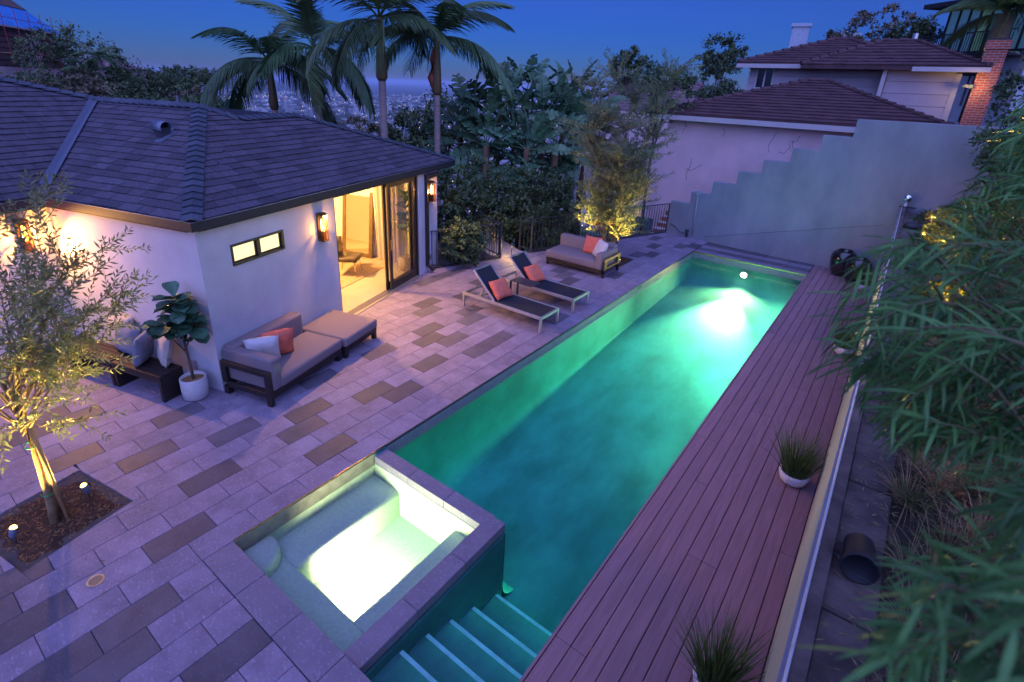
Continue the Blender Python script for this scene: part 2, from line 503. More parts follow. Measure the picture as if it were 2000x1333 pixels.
mat('ground_cover', (0.06, 0.11, 0.03), rough=0.9, var=0.5, scale=4, col2=(0.12, 0.17, 0.05), trans=0.1)
mat('yellow_shrub', (0.16, 0.17, 0.03), rough=0.6, var=0.4, scale=4, trans=0.15)
mat('earth', (0.07, 0.052, 0.04), rough=1.0, var=0.5, scale=2.5, bump=0.8, bscale=12, bdist=0.05)
mat('concrete', (0.115, 0.085, 0.08), rough=0.95, var=0.6, scale=3.5, bump=0.5, bscale=30, rnd=0.1)
mat('landing', (0.48, 0.38, 0.34), rough=0.9, var=0.12, scale=9, bump=0.3)
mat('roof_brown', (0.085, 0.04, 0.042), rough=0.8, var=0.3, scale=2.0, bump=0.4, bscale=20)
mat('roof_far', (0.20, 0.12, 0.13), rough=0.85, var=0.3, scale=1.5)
mat('siding', (0.44, 0.37, 0.40), rough=0.7, var=0.05, scale=2, rnd=0.04)
mat('trim', (0.48, 0.43, 0.42), rough=0.6, var=0.04)
mat('far_wall_blue', (0.40, 0.44, 0.50), rough=0.7, var=0.1)
mat('far_wood', (0.13, 0.075, 0.07), rough=0.9, var=0.3, scale=1.0, stretch=(0.2, 0.2, 4))
mat('tarp', (0.06, 0.25, 0.62), rough=0.5, var=0.25, scale=1.5, bump=0.5, bscale=4)
mat('scaffold_red', (0.32, 0.05, 0.05), rough=0.6, var=0.2)
mat('dark_pane', (0.02, 0.025, 0.04), rough=0.08, var=0.2, spec=0.8)
mat('teal_pane', (0.05, 0.10, 0.15), rough=0.08, var=0.4, spec=0.8, emit=(0.15, 0.40, 0.7), estr=0.10)
emitter('lit_pane', (0.35, 0.85, 0.95), 0.10)
emitter('warm_pane', (1.0, 0.85, 0.55), 0.35)
emitter('city_white', (1.0, 0.84, 0.58), 3.0)
emitter('city_blue', (0.55, 0.75, 1.0), 2.8)
emitter('city_red', (1.0, 0.25, 0.15), 2.8)
mat('city_block', (0.30, 0.28, 0.30), rough=0.9, var=0.5, scale=0.02)
mat('far_ground', (0.035, 0.045, 0.035), rough=1.0, var=0.6, scale=0.004)
mat('far_leaf', (0.06, 0.105, 0.04), rough=0.7, var=0.5, scale=0.5, col2=(0.14, 0.19, 0.075), trans=0.1)
mat('far_leaf_brown', (0.14, 0.11, 0.065), rough=0.8, var=0.5, scale=0.6, col2=(0.21, 0.17, 0.10), trans=0.1)
mat('black_plastic', (0.016, 0.018, 0.024), rough=0.6, var=0.2, spec=0.5)
mat('stone_dark', (0.05, 0.045, 0.05), rough=0.9, var=0.4, bump=0.6)
mat('chrome', (0.85, 0.85, 0.88), rough=0.12, metal=1.0, var=0.02)
mat('pipe_grey', (0.30, 0.36, 0.40), rough=0.5, var=0.1)

def brick_mat():
    m = mat('brick', (0.42, 0.10, 0.055), rough=0.85, var=0.2, scale=3)
    N, Lk = m.node_tree.nodes, m.node_tree.links
    b = N['Principled BSDF']
    tc = N.new('ShaderNodeTexCoord')
    sx = N.new('ShaderNodeSeparateXYZ'); cb = N.new('ShaderNodeCombineXYZ')
    ad = N.new('ShaderNodeMath')
    Lk.new(tc.outputs['Object'], sx.inputs[0])
    Lk.new(sx.outputs[0], ad.inputs[0]); Lk.new(sx.outputs[1], ad.inputs[1])
    Lk.new(ad.outputs[0], cb.inputs[0]); Lk.new(sx.outputs[2], cb.inputs[1])
    br = N.new('ShaderNodeTexBrick')
    br.inputs['Scale'].default_value = 1.0
    br.inputs['Color1'].default_value = (0.42, 0.09, 0.05, 1); br.inputs['Color2'].default_value = (0.30, 0.065, 0.04, 1)
    br.inputs['Mortar'].default_value = (0.40, 0.30, 0.26, 1)
    br.inputs['Mortar Size'].default_value = 0.008
    br.inputs['Brick Width'].default_value = 0.22; br.inputs['Row Height'].default_value = 0.075
    Lk.new(cb.outputs[0], br.inputs['Vector'])
    Lk.new(br.outputs[0], b.inputs['Base Color'])
brick_mat()

# ------------------------------------------------------------------ foliage helpers
def unit(a):
    return a / np.maximum(np.linalg.norm(a, axis=-1, keepdims=True), 1e-9)

def rand_dirs(n):
    return unit(nrng.normal(size=(n, 3)))

def leaf_mesh(P, D, N, L, W, fold=0.25):
    """flat-ish leaves: 2 triangles each, folded along the midrib"""
    n = len(P)
    L = np.broadcast_to(np.asarray(L, float), (n,))[:, None]
    W = np.broadcast_to(np.asarray(W, float), (n,))[:, None]
    D = unit(D)
    S = unit(np.cross(D, N)); N2 = np.cross(S, D)
    v = np.empty((n, 4, 3))
    v[:, 0] = P
    v[:, 1] = P + D * L * 0.5 + S * W * 0.5 + N2 * W * fold
    v[:, 2] = P + D * L
    v[:, 3] = P + D * L * 0.5 - S * W * 0.5 + N2 * W * fold
    idx = np.arange(n)[:, None] * 4
    f = np.concatenate([idx + [[0, 1, 2]], idx + [[0, 2, 3]]], 0)
    return v.reshape(-1, 3), f

def blade_mesh(P, D, N, L, W, bend, seg=4, taper=0.0):
    """curved strap leaves: strips that bend downwards"""
    n = len(P)
    L = np.broadcast_to(np.asarray(L, float), (n,))[:, None]
    W = np.broadcast_to(np.asarray(W, float), (n,))[:, None]
    bend = np.broadcast_to(np.asarray(bend, float), (n,))[:, None]
    D = unit(D)
    S = unit(np.cross(D, N))
    out = np.empty((n, (seg + 1) * 2, 3))
    p = np.array(P, float)
    d = D.copy()
    for k in range(seg + 1):
        t = k / seg
        w = W * (np.sin(math.pi * min(max(0.10 + 0.9 * t, 0.0), 1.0)) ** 0.7 if taper == 0 else (1 - t) ** taper + 0.04)
        out[:, 2 * k] = p + S * w * 0.5
        out[:, 2 * k + 1] = p - S * w * 0.5
        d = unit(d + np.array([0, 0, -1.0]) * bend / seg)
        p = p + d * L / seg
    idx = np.arange(n)[:, None] * ((seg + 1) * 2)
    fs = [idx + [[2 * k, 2 * k + 1, 2 * k + 3, 2 * k + 2]] for k in range(seg)]
    return out.reshape(-1, 3), np.concatenate(fs, 0)

def np_obj(name, V, F, m, parent=None, smooth=False, loc=None):
    me = bpy.data.meshes.new(name)
    V = np.asarray(V, dtype=np.float32); F = np.asarray(F, dtype=np.int32)
    k = F.shape[1]
    me.vertices.add(len(V)); me.vertices.foreach_set('co', V.ravel())
    me.loops.add(F.size); me.loops.foreach_set('vertex_index', F.ravel())
    me.polygons.add(len(F)); me.polygons.foreach_set('loop_start', np.arange(len(F), dtype=np.int32) * k)
    me.polygons.foreach_set('loop_total', np.full(len(F), k, dtype=np.int32))
    if smooth: me.polygons.foreach_set('use_smooth', np.ones(len(F), dtype=bool))
    me.update(calc_edges=True)
    me.materials.append(M[m])
    o = bpy.data.objects.new(name, me)
    link(o, parent)
    if loc is not None: o.location = loc
    return o

def bushy(parent, crown, n, clumps, lsize, m, part='crown', trunk=None, clump_r=0.28, lw=0.55, hollow=0.35, tm='bark'):
    """crown = list of (cx,cy,cz,rx,ry,rz) lobes in the parent's frame; leaves spread in clumps through the lobes"""
    lobes = np.array(crown, float)
    wts = (lobes[:, 3] * lobes[:, 4] * lobes[:, 5]) ** 0.67
    wts /= wts.sum()
    li = nrng.choice(len(lobes), clumps, p=wts)
    d = rand_dirs(clumps)
    rr = (hollow + (1 - hollow) * nrng.random(clumps) ** 0.6)[:, None]
    C = lobes[li, :3] + d * rr * lobes[li, 3:6]
    cr = clump_r * lobes[li, 3:6].mean(1) * nrng.uniform(0.5, 1.3, clumps)
    ci = nrng.integers(0, clumps, n)
    off = rand_dirs(n) * (nrng.random(n) ** 0.5)[:, None] * cr[ci][:, None] * np.array([1, 1, 0.75])
    P = C[ci] + off
    out = unit(P - lobes[li[ci], :3])
    D = unit(out * 0.7 + rand_dirs(n) + np.array([0, 0, 0.1]))
    Nn = unit(np.array([0, 0, 1.0]) + out * 0.5 + rand_dirs(n) * 0.6)
    V, F = leaf_mesh(P, D, Nn, lsize * nrng.uniform(0.6, 1.3, n), lsize * lw * nrng.uniform(0.7, 1.2, n))
    o = np_obj(part, V, F, m, parent)
    if trunk:
        b = B()
        h, r0 = trunk
        c0 = Vector(lobes[:, :3].mean(0))
        b.tube([(0, 0, -0.3), (c0.x * 0.15, c0.y * 0.15, h * 0.35), (c0.x * 0.5, c0.y * 0.5, h * 0.75), (c0.x, c0.y, h)], [r0, r0 * 0.85, r0 * 0.7, r0 * 0.35], 8)
        for k in range(min(9, clumps)):
            q = Vector(C[k])
            s = Vector((c0.x * 0.5, c0.y * 0.5, h * (0.55 + 0.2 * rng.random())))
            b.tube([s, s.lerp(q, 0.5) + Vector((0, 0, 0.1 * h)), q], [r0 * 0.45, r0 * 0.28, r0 * 0.1], 6)
        b.build('trunk', tm, parent, smooth=True)
    return o

# ================================================================== the setting
HA = R(15.5)                                    # the house is turned 15.5 degrees against the pool
HC = Vector((-7.23, 2.90, 0))                   # near corner of the house
def hloc(p):                                    # world -> house frame (x = out of the front wall, y = along it)
    d = Vector(p) - HC
    return Vector((d.x * math.cos(HA) + d.y * math.sin(HA), -d.x * math.sin(HA) + d.y * math.cos(HA), d.z))
def hglob(x, y, z=0):
    return Vector((HC.x + x * math.cos(HA) - y * math.sin(HA), HC.y + x * math.sin(HA) + y * math.cos(HA), z))

# --- far plain and the slope falling away from the terrace
def sheet(name, xs, ys, fz, m):
    vs = [(x, y, fz(x, y)) for y in ys for x in xs]
    n = len(xs)
    fs = [(j * n + i, j * n + i + 1, (j + 1) * n + i + 1, (j + 1) * n + i) for j in range(len(ys) - 1) for i in range(n - 1)]
    return tag(mesh_obj(name, vs, fs, m, smooth=True), kind='structure')

PLAIN = -175.0
sheet('ground', list(np.linspace(-40000, 40000, 21)), list(np.linspace(-40000, 40000, 21)), lambda x, y: PLAIN, 'far_ground')

def smooth01(t):
    t = min(max(t, 0.0), 1.0)
    return t * t * (3 - 2 * t)
def slope_z(x, y):
    # distance out from the terrace edge, measured towards the view over the city
    n = Vector((-0.72, 0.69))
    e = (x + 8.6) * n.x + (y - 11.0) * n.y
    z = -0.5
    if e > 0: z -= 0.30 * e if e < 40 else 12 + 0.55 * (e - 40)
    # the pad of the neighbouring house
    w = smooth01((x + 10.0) / 5.0) * smooth01((y - 15.0) / 3.0)
    z = z * (1 - w) + (-0.6) * w
    # hillside on the left, behind the roof
    l = smooth01((-x - 14) / 22.0) * smooth01((30 - y) / 28.0)
    z = z * (1 - l) + l * (1.5 + 0.085 * (-x - 14) + 0.06 * (20 - y))
    # hillside on the right
    r = smooth01((x - 1.2) / 14.0)
    z = z * (1 - r) + r * (1.5 + 0.16 * (x - 1))
    z += 0.25 * mnoise.noise((x * 0.08, y * 0.08, 0))
    return max(z, PLAIN - 2)
xs = sorted(set([-420, -360, -300, -250, -210, -180, -150, -130, -110, -95, -80, -70, -60, -52] + list(np.linspace(-46, 24, 71)) + [28, 33, 40, 50, 62, 78, 100, 130, 180]))
ys = sorted(set([-90, -70, -50, -40, -30, -24, -18, -13, -10] + list(np.linspace(-8, 52, 61)) + [56, 62, 70, 80, 95, 110, 130, 160, 200, 250, 300, 360, 420]))
def ground_hole(x, y):
    z = slope_z(x, y)
    if -16 < x < 0.6 and -9 < y < 17.5: z = min(z, -2.2) if (-5.2 < x < 0.2) else min(z, -0.45)
    return z
sheet('hillside', xs, ys, ground_hole, 'earth')

# --- the stone terrace: pavers 0.61 x 0.31 in half bond, rows running along the pool
ROW, LEN = 0.3133, 0.6055
X0, Y0 = -4.455, 0.70
planter_near = [(-6.59, 0.0), (-5.58, 0.20), (-5.81, 1.20), (-6.82, 1.00)]
planter_far = [(-6.55, 12.62), (-5.42, 12.62), (-5.42, 13.52), (-6.55, 13.52)]
R1A, R1B = Vector((-8.95, 8.90)), Vector((-8.19, 10.92))
R2A, R2B = Vector((-7.88, 11.95)), Vector((-5.92, 17.14))
def edge_clip(poly):
    cyv = sum(p[1] for p in poly) / len(poly)
    if cyv > 8.3:
        a, b = (R1A, R1B) if cyv < 11.1 else (R2A, R2B)
        if 10.9 < cyv < 11.98: a, b = R1B, R2A
        d = (b - a)
        n = (-d.y, d.x)
        poly = clip(poly, n, n[0] * a.x + n[1] * a.y)
    if cyv > 15.5:                                # stepped wall
        n = (0.0829, 0.9966)
        poly = clip(poly, n, n[0] * -5.02 + n[1] * 17.07)
    return poly

patio = mesh_obj('patio', [(-16, -3, -0.022), (-4.46, -3, -0.022), (-4.46, 1.62, -0.022), (-4.46, 15.57, -0.022), (-4.46, 17.0, -0.022), (-5.9, 17.1, -0.022),
                           (-7.86, 11.95, -0.022), (-8.17, 10.92, -0.022), (-8.93, 8.9, -0.022), (-16, 8.0, -0.022),
                           (0.12, -3, -0.022), (0.12, 1.60, -0.022), (-1.38, 15.58, -0.022), (-1.38, 16.78, -0.022)],
                 [(0, 1, 2, 3, 4, 5, 6, 7, 8, 9), (1, 10, 11, 2), (3, 12, 13, 4)], 'grout')
tag(patio, kind='structure')

DARK_PX = [(337, 808), (460, 842), (293, 885), (411, 930), (350, 1050), (603, 804), (590, 839), (648, 878), (623, 741), (723, 689), (728, 767), (787, 757),
           (172, 802), (111, 802), (144, 885), (75, 840), (70, 1217), (266, 1207), (228, 1285), (456, 1272), (833, 591), (833, 607), (913, 606), (920, 624),
           (893, 578), (925, 552), (827, 552), (844, 541), (895, 525), (836, 643), (838, 664), (887, 660), (974, 660), (840, 709), (1286, 463), (1279, 478),
           (1275, 495), (1327, 480), (1362, 478), (1090, 527), (1096, 540), (1112, 548), (1205, 538), (1102, 616), (1239, 495), (17, 1202), (30, 1150), (150, 700), (205, 720), (945, 690)]
def cell(x, y):
    k = math.floor((X0 - x) / ROW)
    off = Y0 + (0 if k % 2 == 0 else LEN / 2)
    return k, math.floor((y - off) / LEN)
dark_cells = set()
for px, py in DARK_PX:
    q = sight_z(px, py, 0.0)
    dark_cells.add(cell(q.x, q.y))

tiles = []                                        # (size in view, polygon, material)
def add_tile(poly, m):
    g = 0.0028
    c = (sum(p[0] for p in poly) / len(poly), sum(p[1] for p in poly) / len(poly))
    d2 = c[0] ** 2 + c[1] ** 2 + 19.4
    v = Vector((c[0], c[1], 0)) - CAM_POS
    dz = v.dot(_f)
    sx, sy = CX + FPX * v.dot(_r) / dz, CY - FPX * v.dot(_u) / dz
    seen = dz > 0.3 and -120 < sx < 2120 and -50 < sy < 1450
    tiles.append((abs(area2(poly)) / d2 ** 1.5 * (1 if seen else 0), poly, m))
for k in range(-15, 37):
    x1, x0 = X0 - ROW * k, X0 - ROW * (k + 1)
    off = Y0 + (0 if k % 2 == 0 else LEN / 2)
    for n in range(-6, 28):
        y0, y1 = off + LEN * n, off + LEN * (n + 1)
        if k < 0:
            y1 = min(y1, 1.308)
            if y0 >= 1.30: continue
        if (y0 + y1) / 2 < -1.6: continue
        poly = [(x0 + .0028, y0 + .0028), (x1 - .0028, y0 + .0028), (x1 - .0028, y1 - .0028), (x0 + .0028, y1 - .0028)]
        c = hloc(((x0 + x1) / 2, (y0 + y1) / 2, 0))
        if c.y > 0.35 and c.x < -0.35 and c.y < 6.3: continue
        if c.x < -3.6: continue
        if y0 > 6.5 and x1 < -9.3: continue
        poly = edge_clip(poly)
        if len(poly) < 3 or abs(area2(poly)) < 0.004: continue
        m = 'paver_dark' if (k, n) in dark_cells else 'paver'
        if k < 0 and m == 'paver' and rng.random() < 0.08: m = 'paver_dark'
        pieces = [poly]
        for hull in (planter_near, planter_far):
            if len(clip_convex(poly, hull)) > 2:
                pieces = [q for p in pieces for q in cut_convex(p, hull)]
        for p in pieces:
            if abs(area2(p)) > 0.003: add_tile(p, m)
tiles.sort(key=lambda t: -t[0])
rest = B()
for i, (s, poly, m) in enumerate(tiles):
    dz = rng.uniform(-0.0015, 0.0015)
    if i < 300:
        c = (sum(p[0] for p in poly) / len(poly), sum(p[1] for p in poly) / len(poly))
        b = B().prism([(p[0] - c[0], p[1] - c[1]) for p in poly], -0.025, 0.0)
        b.build('paver', m, patio, bevel=0.0025, loc=(c[0], c[1], dz), rot=(rng.uniform(-.0012, .0012), rng.uniform(-.0012, .0012), 0))
    else:
        if m == 'paver_dark':
            c = (sum(p[0] for p in poly) / len(poly), sum(p[1] for p in poly) / len(poly))
            B().prism([(p[0] - c[0], p[1] - c[1]) for p in poly], -0.025, 0.0).build('dark_paver', m, patio, loc=(c[0], c[1], dz))
        else:
            rest.prism(poly, -0.025, dz)
tag(rest.build('small_pavers', 'paver', patio), kind='stuff')

# --- pool: basin, steps, coping, water
PX0, PX1, PY0, PY1 = -4.45, -1.39, 1.60, 15.57
SX1, SY1 = -2.48, 3.61                            # outer faces of the spa
PD = -1.30                                        # pool floor
pool = thing('swimming_pool', 'long rectangular swimming pool glowing green between stone terrace and wooden deck', 'pool')
def grid_patch(name, pts_rows, m, parent):
    n = len(pts_rows[0])
    vs = [p for row in pts_rows for p in row]
    fs = [(j * n + i, j * n + i + 1, (j + 1) * n + i + 1, (j + 1) * n + i) for j in range(len(pts_rows) - 1) for i in range(n - 1)]
    return mesh_obj(name, vs, fs, m, parent, smooth=True)
# floor with coved edges: profile across X, swept along Y
def cove(x0, x1, zf, zt, r=0.35, n=7):
    pr = [(x0, zt)]
    pr += [(x0 + r * (1 - math.cos(a)), zf + r * (1 - math.sin(a))) for a in [math.pi / 2 * i / n for i in range(n + 1)]]
    pr += [(x1 - r * (1 - math.cos(a)), zf + r * (1 - math.sin(a))) for a in [math.pi / 2 * (n - i) / n for i in range(n + 1)]]
    pr += [(x1, zt)]
    return pr
rows = []
yl = [SY1 - 0.06 + (PY1 - 0.35 - SY1 + 0.06) * i / 16 for i in range(17)] + [PY1 - 0.35 * (1 - math.sin(a)) for a in [math.pi / 2 * i / 6 for i in range(1, 7)]]
for y in yl:
    t = max(0.0, (y - (PY1 - 0.35)) / 0.35)
    lift = 0.35 * (1 - math.sqrt(max(0, 1 - t * t)))
    lift += 0.50 * max(0.0, (y - 4.0) / (PY1 - 4.0))                 # the floor climbs gently towards the far end
    rows.append([(x, y, z if z > PD + lift else PD + lift) for x, z in cove(PX0, PX1 + 0.0, PD, -0.02)])
rows.append([(x, PY1, -0.02) for x, z in cove(PX0, PX1, PD, -0.02)])
grid_patch('basin', rows, 'plaster', pool)
# spa-side walls with a coved foot, and the floor below the steps
rows = []
for y in [3.50, 3.545, 3.555, 3.56]: pass
cv = [(0.0, -0.20)] + [(0.30 * (1 - math.cos(a)), PD + 0.30 * (1 - math.sin(a))) for a in [math.pi / 2 * i / 7 for i in range(8)]]
grid_patch('spa_side_wall', [[(x, SY1 + d, z) for d, z in cv] for x in np.linspace(PX0, SX1, 6)], 'plaster', pool)
b = B()
b.span((SX1 - 0.10, PY0 - 0.1, PD), (SX1, SY1, -0.20))
b.build('spa_pool_wall', 'plaster', pool, bevel=0.02, seg=2, smooth=False)
STEPS = [(2.08, -0.305), (2.40, -0.445), (2.73, -0.60), (3.08, -0.775), (3.50, -1.00)]
y_prev = PY0 - 0.05
for y, z in STEPS:
    b = B().span((SX1 - 0.02, y_prev - 0.03, PD - 0.2), (PX1, y, z))
    b.build('step', 'plaster', pool, bevel=0.038, seg=4, smooth=True)
    B().span((SX1 + 0.02, y - 0.052, z - 0.002), (PX1 - 0.01, y - 0.012, z + 0.004)).build('step_highlight', 'nosing_highlight', pool)  # pale strip painting the lamp's highlight along the step edge
    y_prev = y
B().span((SX1 - 0.02, PY0, PD - 0.1), (PX1, SY1 + 0.3, PD - 0.002)).build('step_floor', 'plaster', pool)
B().span((PX1, PY0 - 0.2, PD - 0.2), (PX1 + 0.1, PY1 + 0.2, -0.045)).build('deck_side_wall', 'plaster', pool)
B().span((SX1 - 0.1, PY0 - 0.14, PD - 0.2), (PX1, PY0, -0.035)).build('near_wall', 'plaster', pool)
B().span((PX0 - 0.12, SY1 - 0.2, PD - 0.2), (PX0 - 0.003, PY1 + 0.1, -0.035)).build('terrace_side_wall', 'plaster', pool)
# waterline bands
B().span((PX0 - 0.01, SY1, -0.21), (PX0 + 0.012, PY1, -0.03)).build('waterline_band', 'coping', pool)
B().span((PX0, PY1 - 0.012, -0.21), (PX1, PY1 + 0.02, -0.03)).build('waterline_band', 'coping', pool)
# coping stones along the near, far and terrace edges (flush with the paving)
def stones(p0, d, w, n, l, m, z0, z1, parent, name='coping_stone', over=0.0):
    nx = Vector((d[1], -d[0]))
    for i in range(n):
        a = Vector(p0) + Vector(d) * (l * i + 0.003)
        e = Vector(p0) + Vector(d) * (l * (i + 1) - 0.003)
        q = [a, e, e + nx * w, a + nx * w]
        if area2([(p.x, p.y) for p in q]) < 0: q.reverse()
        c = sum(q, Vector((0, 0))) / 4
        B().prism([(p.x - c.x, p.y - c.y) for p in q], z0 - z1, 0).build(name, m, parent, bevel=0.003, loc=(c.x, c.y, z1 + rng.uniform(-.001, .001)))
stones((X0, 1.610), (1, 0), 0.297, 8, 0.606, 'coping', -0.035, 0.001, pool)
stones((X0 + 0.02, PY1 + 0.30), (1, 0), 0.305, 5, 0.61, 'coping', -0.035, 0.001, pool)
stones((X0 + 0.02, PY1 + 0.615), (1, 0), 0.31, 5, 0.61, 'paver_dark', -0.035, 0.001, pool, 'dark_coping_stone')
stones((X0 + 0.02, PY1 + 0.93), (1, 0), 0.31, 5, 0.61, 'coping', -0.035, 0.001, pool)
stones((X0 + 0.02, PY1 + 1.21), (1, 0), 0.275, 5, 0.61, 'paver_dark', -0.035, -0.001, pool, 'dark_coping_stone')
B().span((X0 - 0.006, SY1 + 0.0, -0.035), (X0 + 0.012, PY1, 0.003)).build('edge_trim', 'black_metal', pool)
B().span((X0, PY1 - 0.012, -0.035), (PX1, PY1 + 0.006, 0.003)).build('edge_trim', 'brass', pool)
B().span((X0 - 0.006, 1.615, -0.012), (X0 + 0.004, SY1, 0.003)).build('edge_trim', 'brass', pool)
B().span((-4.46, 11.55, -0.10), (-4.43, 11.78, -0.035)).build('skimmer_mouth', 'black_metal', pool)
WL = -0.185
w = B()
w.prism([(SX1 - 0.04, PY0 - 0.05), (PX1 + 0.05, PY0 - 0.05), (PX1 + 0.05, PY1 + 0.05), (PX0 - 0.05, PY1 + 0.05), (PX0 - 0.05, SY1 - 0.04), (SX1 - 0.04, SY1 - 0.04)], PD - 0.25, WL)
w.build('pool_water', 'pool_water', pool)
# lamp of the pool, plus an added beam and fill strips
def pool_lamp(loc, d, power, col, angle, lens=True):
    t = bpy.data.objects.new('pool_lamp', None); link(t, pool); t.location = loc
    rot = Vector(d).to_track_quat('Z', 'Y').to_euler()
    B().lathe([(0.0, -0.03), (0.11, -0.03), (0.12, 0.0), (0.105, 0.015), (0.085, 0.016)], 24).build('rim', 'aluminium', t, smooth=True, rot=rot)
    B().lathe([(0.0, 0.03), (0.05, 0.026), (0.084, 0.014)], 24).build('lens', 'pool_lens', t, smooth=True, rot=rot)
    lamp_spot(t, Vector(d) * 0.06, Vector(d) * 2, power, col, angle, 1.0, 0.07)
    return t
pool_lamp((-2.92, PY1 - 0.03, -0.371), (0, -1, -0.3), 1050, (1.0, 0.66, 0.22), 132)
lamp_spot(bpy.data.objects['pool_lamp'], (0, -0.08, -0.02), (0.1, -8.0, -0.62), 15000, (1.0, 0.80, 0.36), 46, 1.0, 0.05)      # added narrow beam that carries the glow further down the pool
for yc, hl_, en in ((12.2, 2.9, 150), (8.0, 1.5, 16)):                 # added fill strips, hidden under the deck edge, to brighten mid-pool
  t = bpy.data.objects.new('fill_strip', None); link(t, pool); t.location = (PX1 - 0.012, yc, -0.30)
  B().span((-0.004, -hl_, -0.03), (0.012, hl_, 0.03)).build('fill_channel', 'aluminium', t)
  l = bpy.data.lights.new('fill_strip_light', 'AREA'); l.shape = 'RECTANGLE'; l.size, l.size_y, l.energy, l.color = 0.05, 2 * hl_, en, (0.80, 1.0, 0.55)
  o = bpy.data.objects.new('fill_strip_light', l); link(o, t); o.location = (-0.012, 0, 0)
  _z = Vector((1, 0, 1.5)).normalized(); _y = Vector((0, 1, 0)); _x = _y.cross(_z)
  o.rotation_euler = Matrix((_x, _y, _z)).transposed().to_euler()
  l.spread = R(160)

# --- spa: sunken square tub with benches, brilliantly lit
spa = thing('hot_tub', 'square sunken hot tub shining bright white in the pool corner', 'hot tub')
TX0, TX1, TY0, TY1 = -4.45, -2.69, 1.615, 3.415
BZ, FZ = -0.36, -0.74
def ringbox(b, x0, y0, x1, y1, z0, z1, t):
    b.span((x0 - t, y0 - t, z0), (x0, y1 + t, z1)); b.span((x1, y0 - t, z0), (x1 + t, y1 + t, z1))
    b.span((x0, y0 - t, z0), (x1, y0, z1)); b.span((x0, y1, z0), (x1, y1 + t, z1))
    return b
ringbox(B(), TX0, TY0, TX1, TY1, FZ - 0.1, -0.165, 0.12).build('basin_wall', 'spa_plaster', spa)
B().span((TX0, TY0, FZ - 0.1), (TX1, TY1, FZ)).build('basin_floor', 'spa_plaster', spa)
def bench(poly):
    B().prism(poly, FZ - 0.05, BZ).build('bench', 'spa_plaster', spa, bevel=0.05, seg=4, smooth=True)
bench([(TX0 - 0.05, TY0 + .36), (-3.98, TY0 + .36), (-3.98, TY1 - 0.02), (-4.02, TY1 + 0.05), (TX0 - 0.05, TY1 + 0.05)])
bench([(-3.07, TY0 + .36), (TX1 + 0.05, TY0 + .36), (TX1 + 0.05, TY1 + 0.05), (-3.07, TY1 + 0.05)])
bench([(TX0 - 0.05, TY0 - 0.05), (TX1 + 0.05, TY0 - 0.05), (TX1 + 0.05, 2.0), (TX0 - 0.05, 2.0)])
B().lathe([(0.30, -0.5), (0.30, -0.26), (0.285, -0.225), (0.25, -0.21), (0.0, -0.21)], 28, (TX0 + 0.07, TY0 + 0.09, 0)).build('entry_step', 'spa_plaster', spa, smooth=True)
B().span((TX0 - 0.02, TY0, -0.19), (TX0 + 0.01, TY1, -0.012)).build('tile_band', 'waterline_tile', spa)
for y in (2.0, 2.55, 3.0):
    B().lathe([(0, 0), (0.02, 0), (0.025, 0.006), (0.012, 0.01)], 12).build('jet', 'aluminium', spa, loc=(TX0 + 0.012, y, -0.28), rot=(0, R(90), 0))
stones((TX0 + 0.02, SY1), (1, 0), 0.20, 3, 0.60, 'coping', -0.04, -0.15, spa)
stones((SX1 - 0.21, 1.62), (0, 1), 0.21, 3, 0.66, 'coping', -0.04, -0.151, spa)
B().prism([(TX0 - .03, TY0 - .03), (TX1 + .03, TY0 - .03), (TX1 + .03, TY1 + .03), (TX0 - .03, TY1 + .03)], FZ - 0.05, -0.172).build('spa_water', 'spa_water', spa)
t = bpy.data.objects.new('tub_lamp', None); link(t, spa); t.location = (-3.52, 2.03, -0.57)
B().lathe([(0.0, -0.02), (0.09, -0.02), (0.095, 0.0), (0.08, 0.012)], 20).build('rim', 'aluminium', t, smooth=True, rot=(R(-90), 0, 0))
B().lathe([(0.0, 0.022), (0.04, 0.02), (0.078, 0.01)], 20).build('lens', 'pool_lens', t, smooth=True, rot=(R(-90), 0, 0))
lamp_spot(t, (0, 0.05, 0), (0, 1.0, 0.02), 430, (1.0, 0.80, 0.46), 174, 0.5, 0.16)

# --- wooden deck: boards along the pool
deck = B().span((PX1 - 0.0, -2, -0.06), (0.12, 16.78, -0.028)).build('deck', 'deck_gap')
tag(deck, kind='structure')
DX0, NB = PX1 + 0.018, 10
BW = (0.125 - DX0) / NB
joints = [[2.85, 6.55, 10.9], [2.85, 6.55, 10.9], [1.8, 5.6, 8.75, 13.2], [1.8, 7.7, 12.0], [4.45, 7.7, 12.0], [4.45, 8.9, 13.8], [2.4, 8.9, 13.8], [3.72, 7.0, 11.4], [3.72, 6.2, 11.4], [1.5, 5.1, 9.6, 14.0]]
for i in range(NB):
    xs_ = DX0 + BW * i
    cuts = [-2.0] + joints[i] + [16.76 - 0.012 * i]
    for a, e in zip(cuts[:-1], cuts[1:]):
        B().box((0, 0, -0.013), (BW - 0.008, e - a - 0.004, 0.026)).build('deck_board', 'deck_wood', deck, bevel=0.003, loc=(xs_ + BW / 2, (a + e) / 2, rng.uniform(-.0008, .0008)))
B().span((PX1 - 0.012, -2, -0.12), (PX1 + 0.012, PY1 + 0.3, -0.001)).build('edge_board', 'deck_wood', deck)

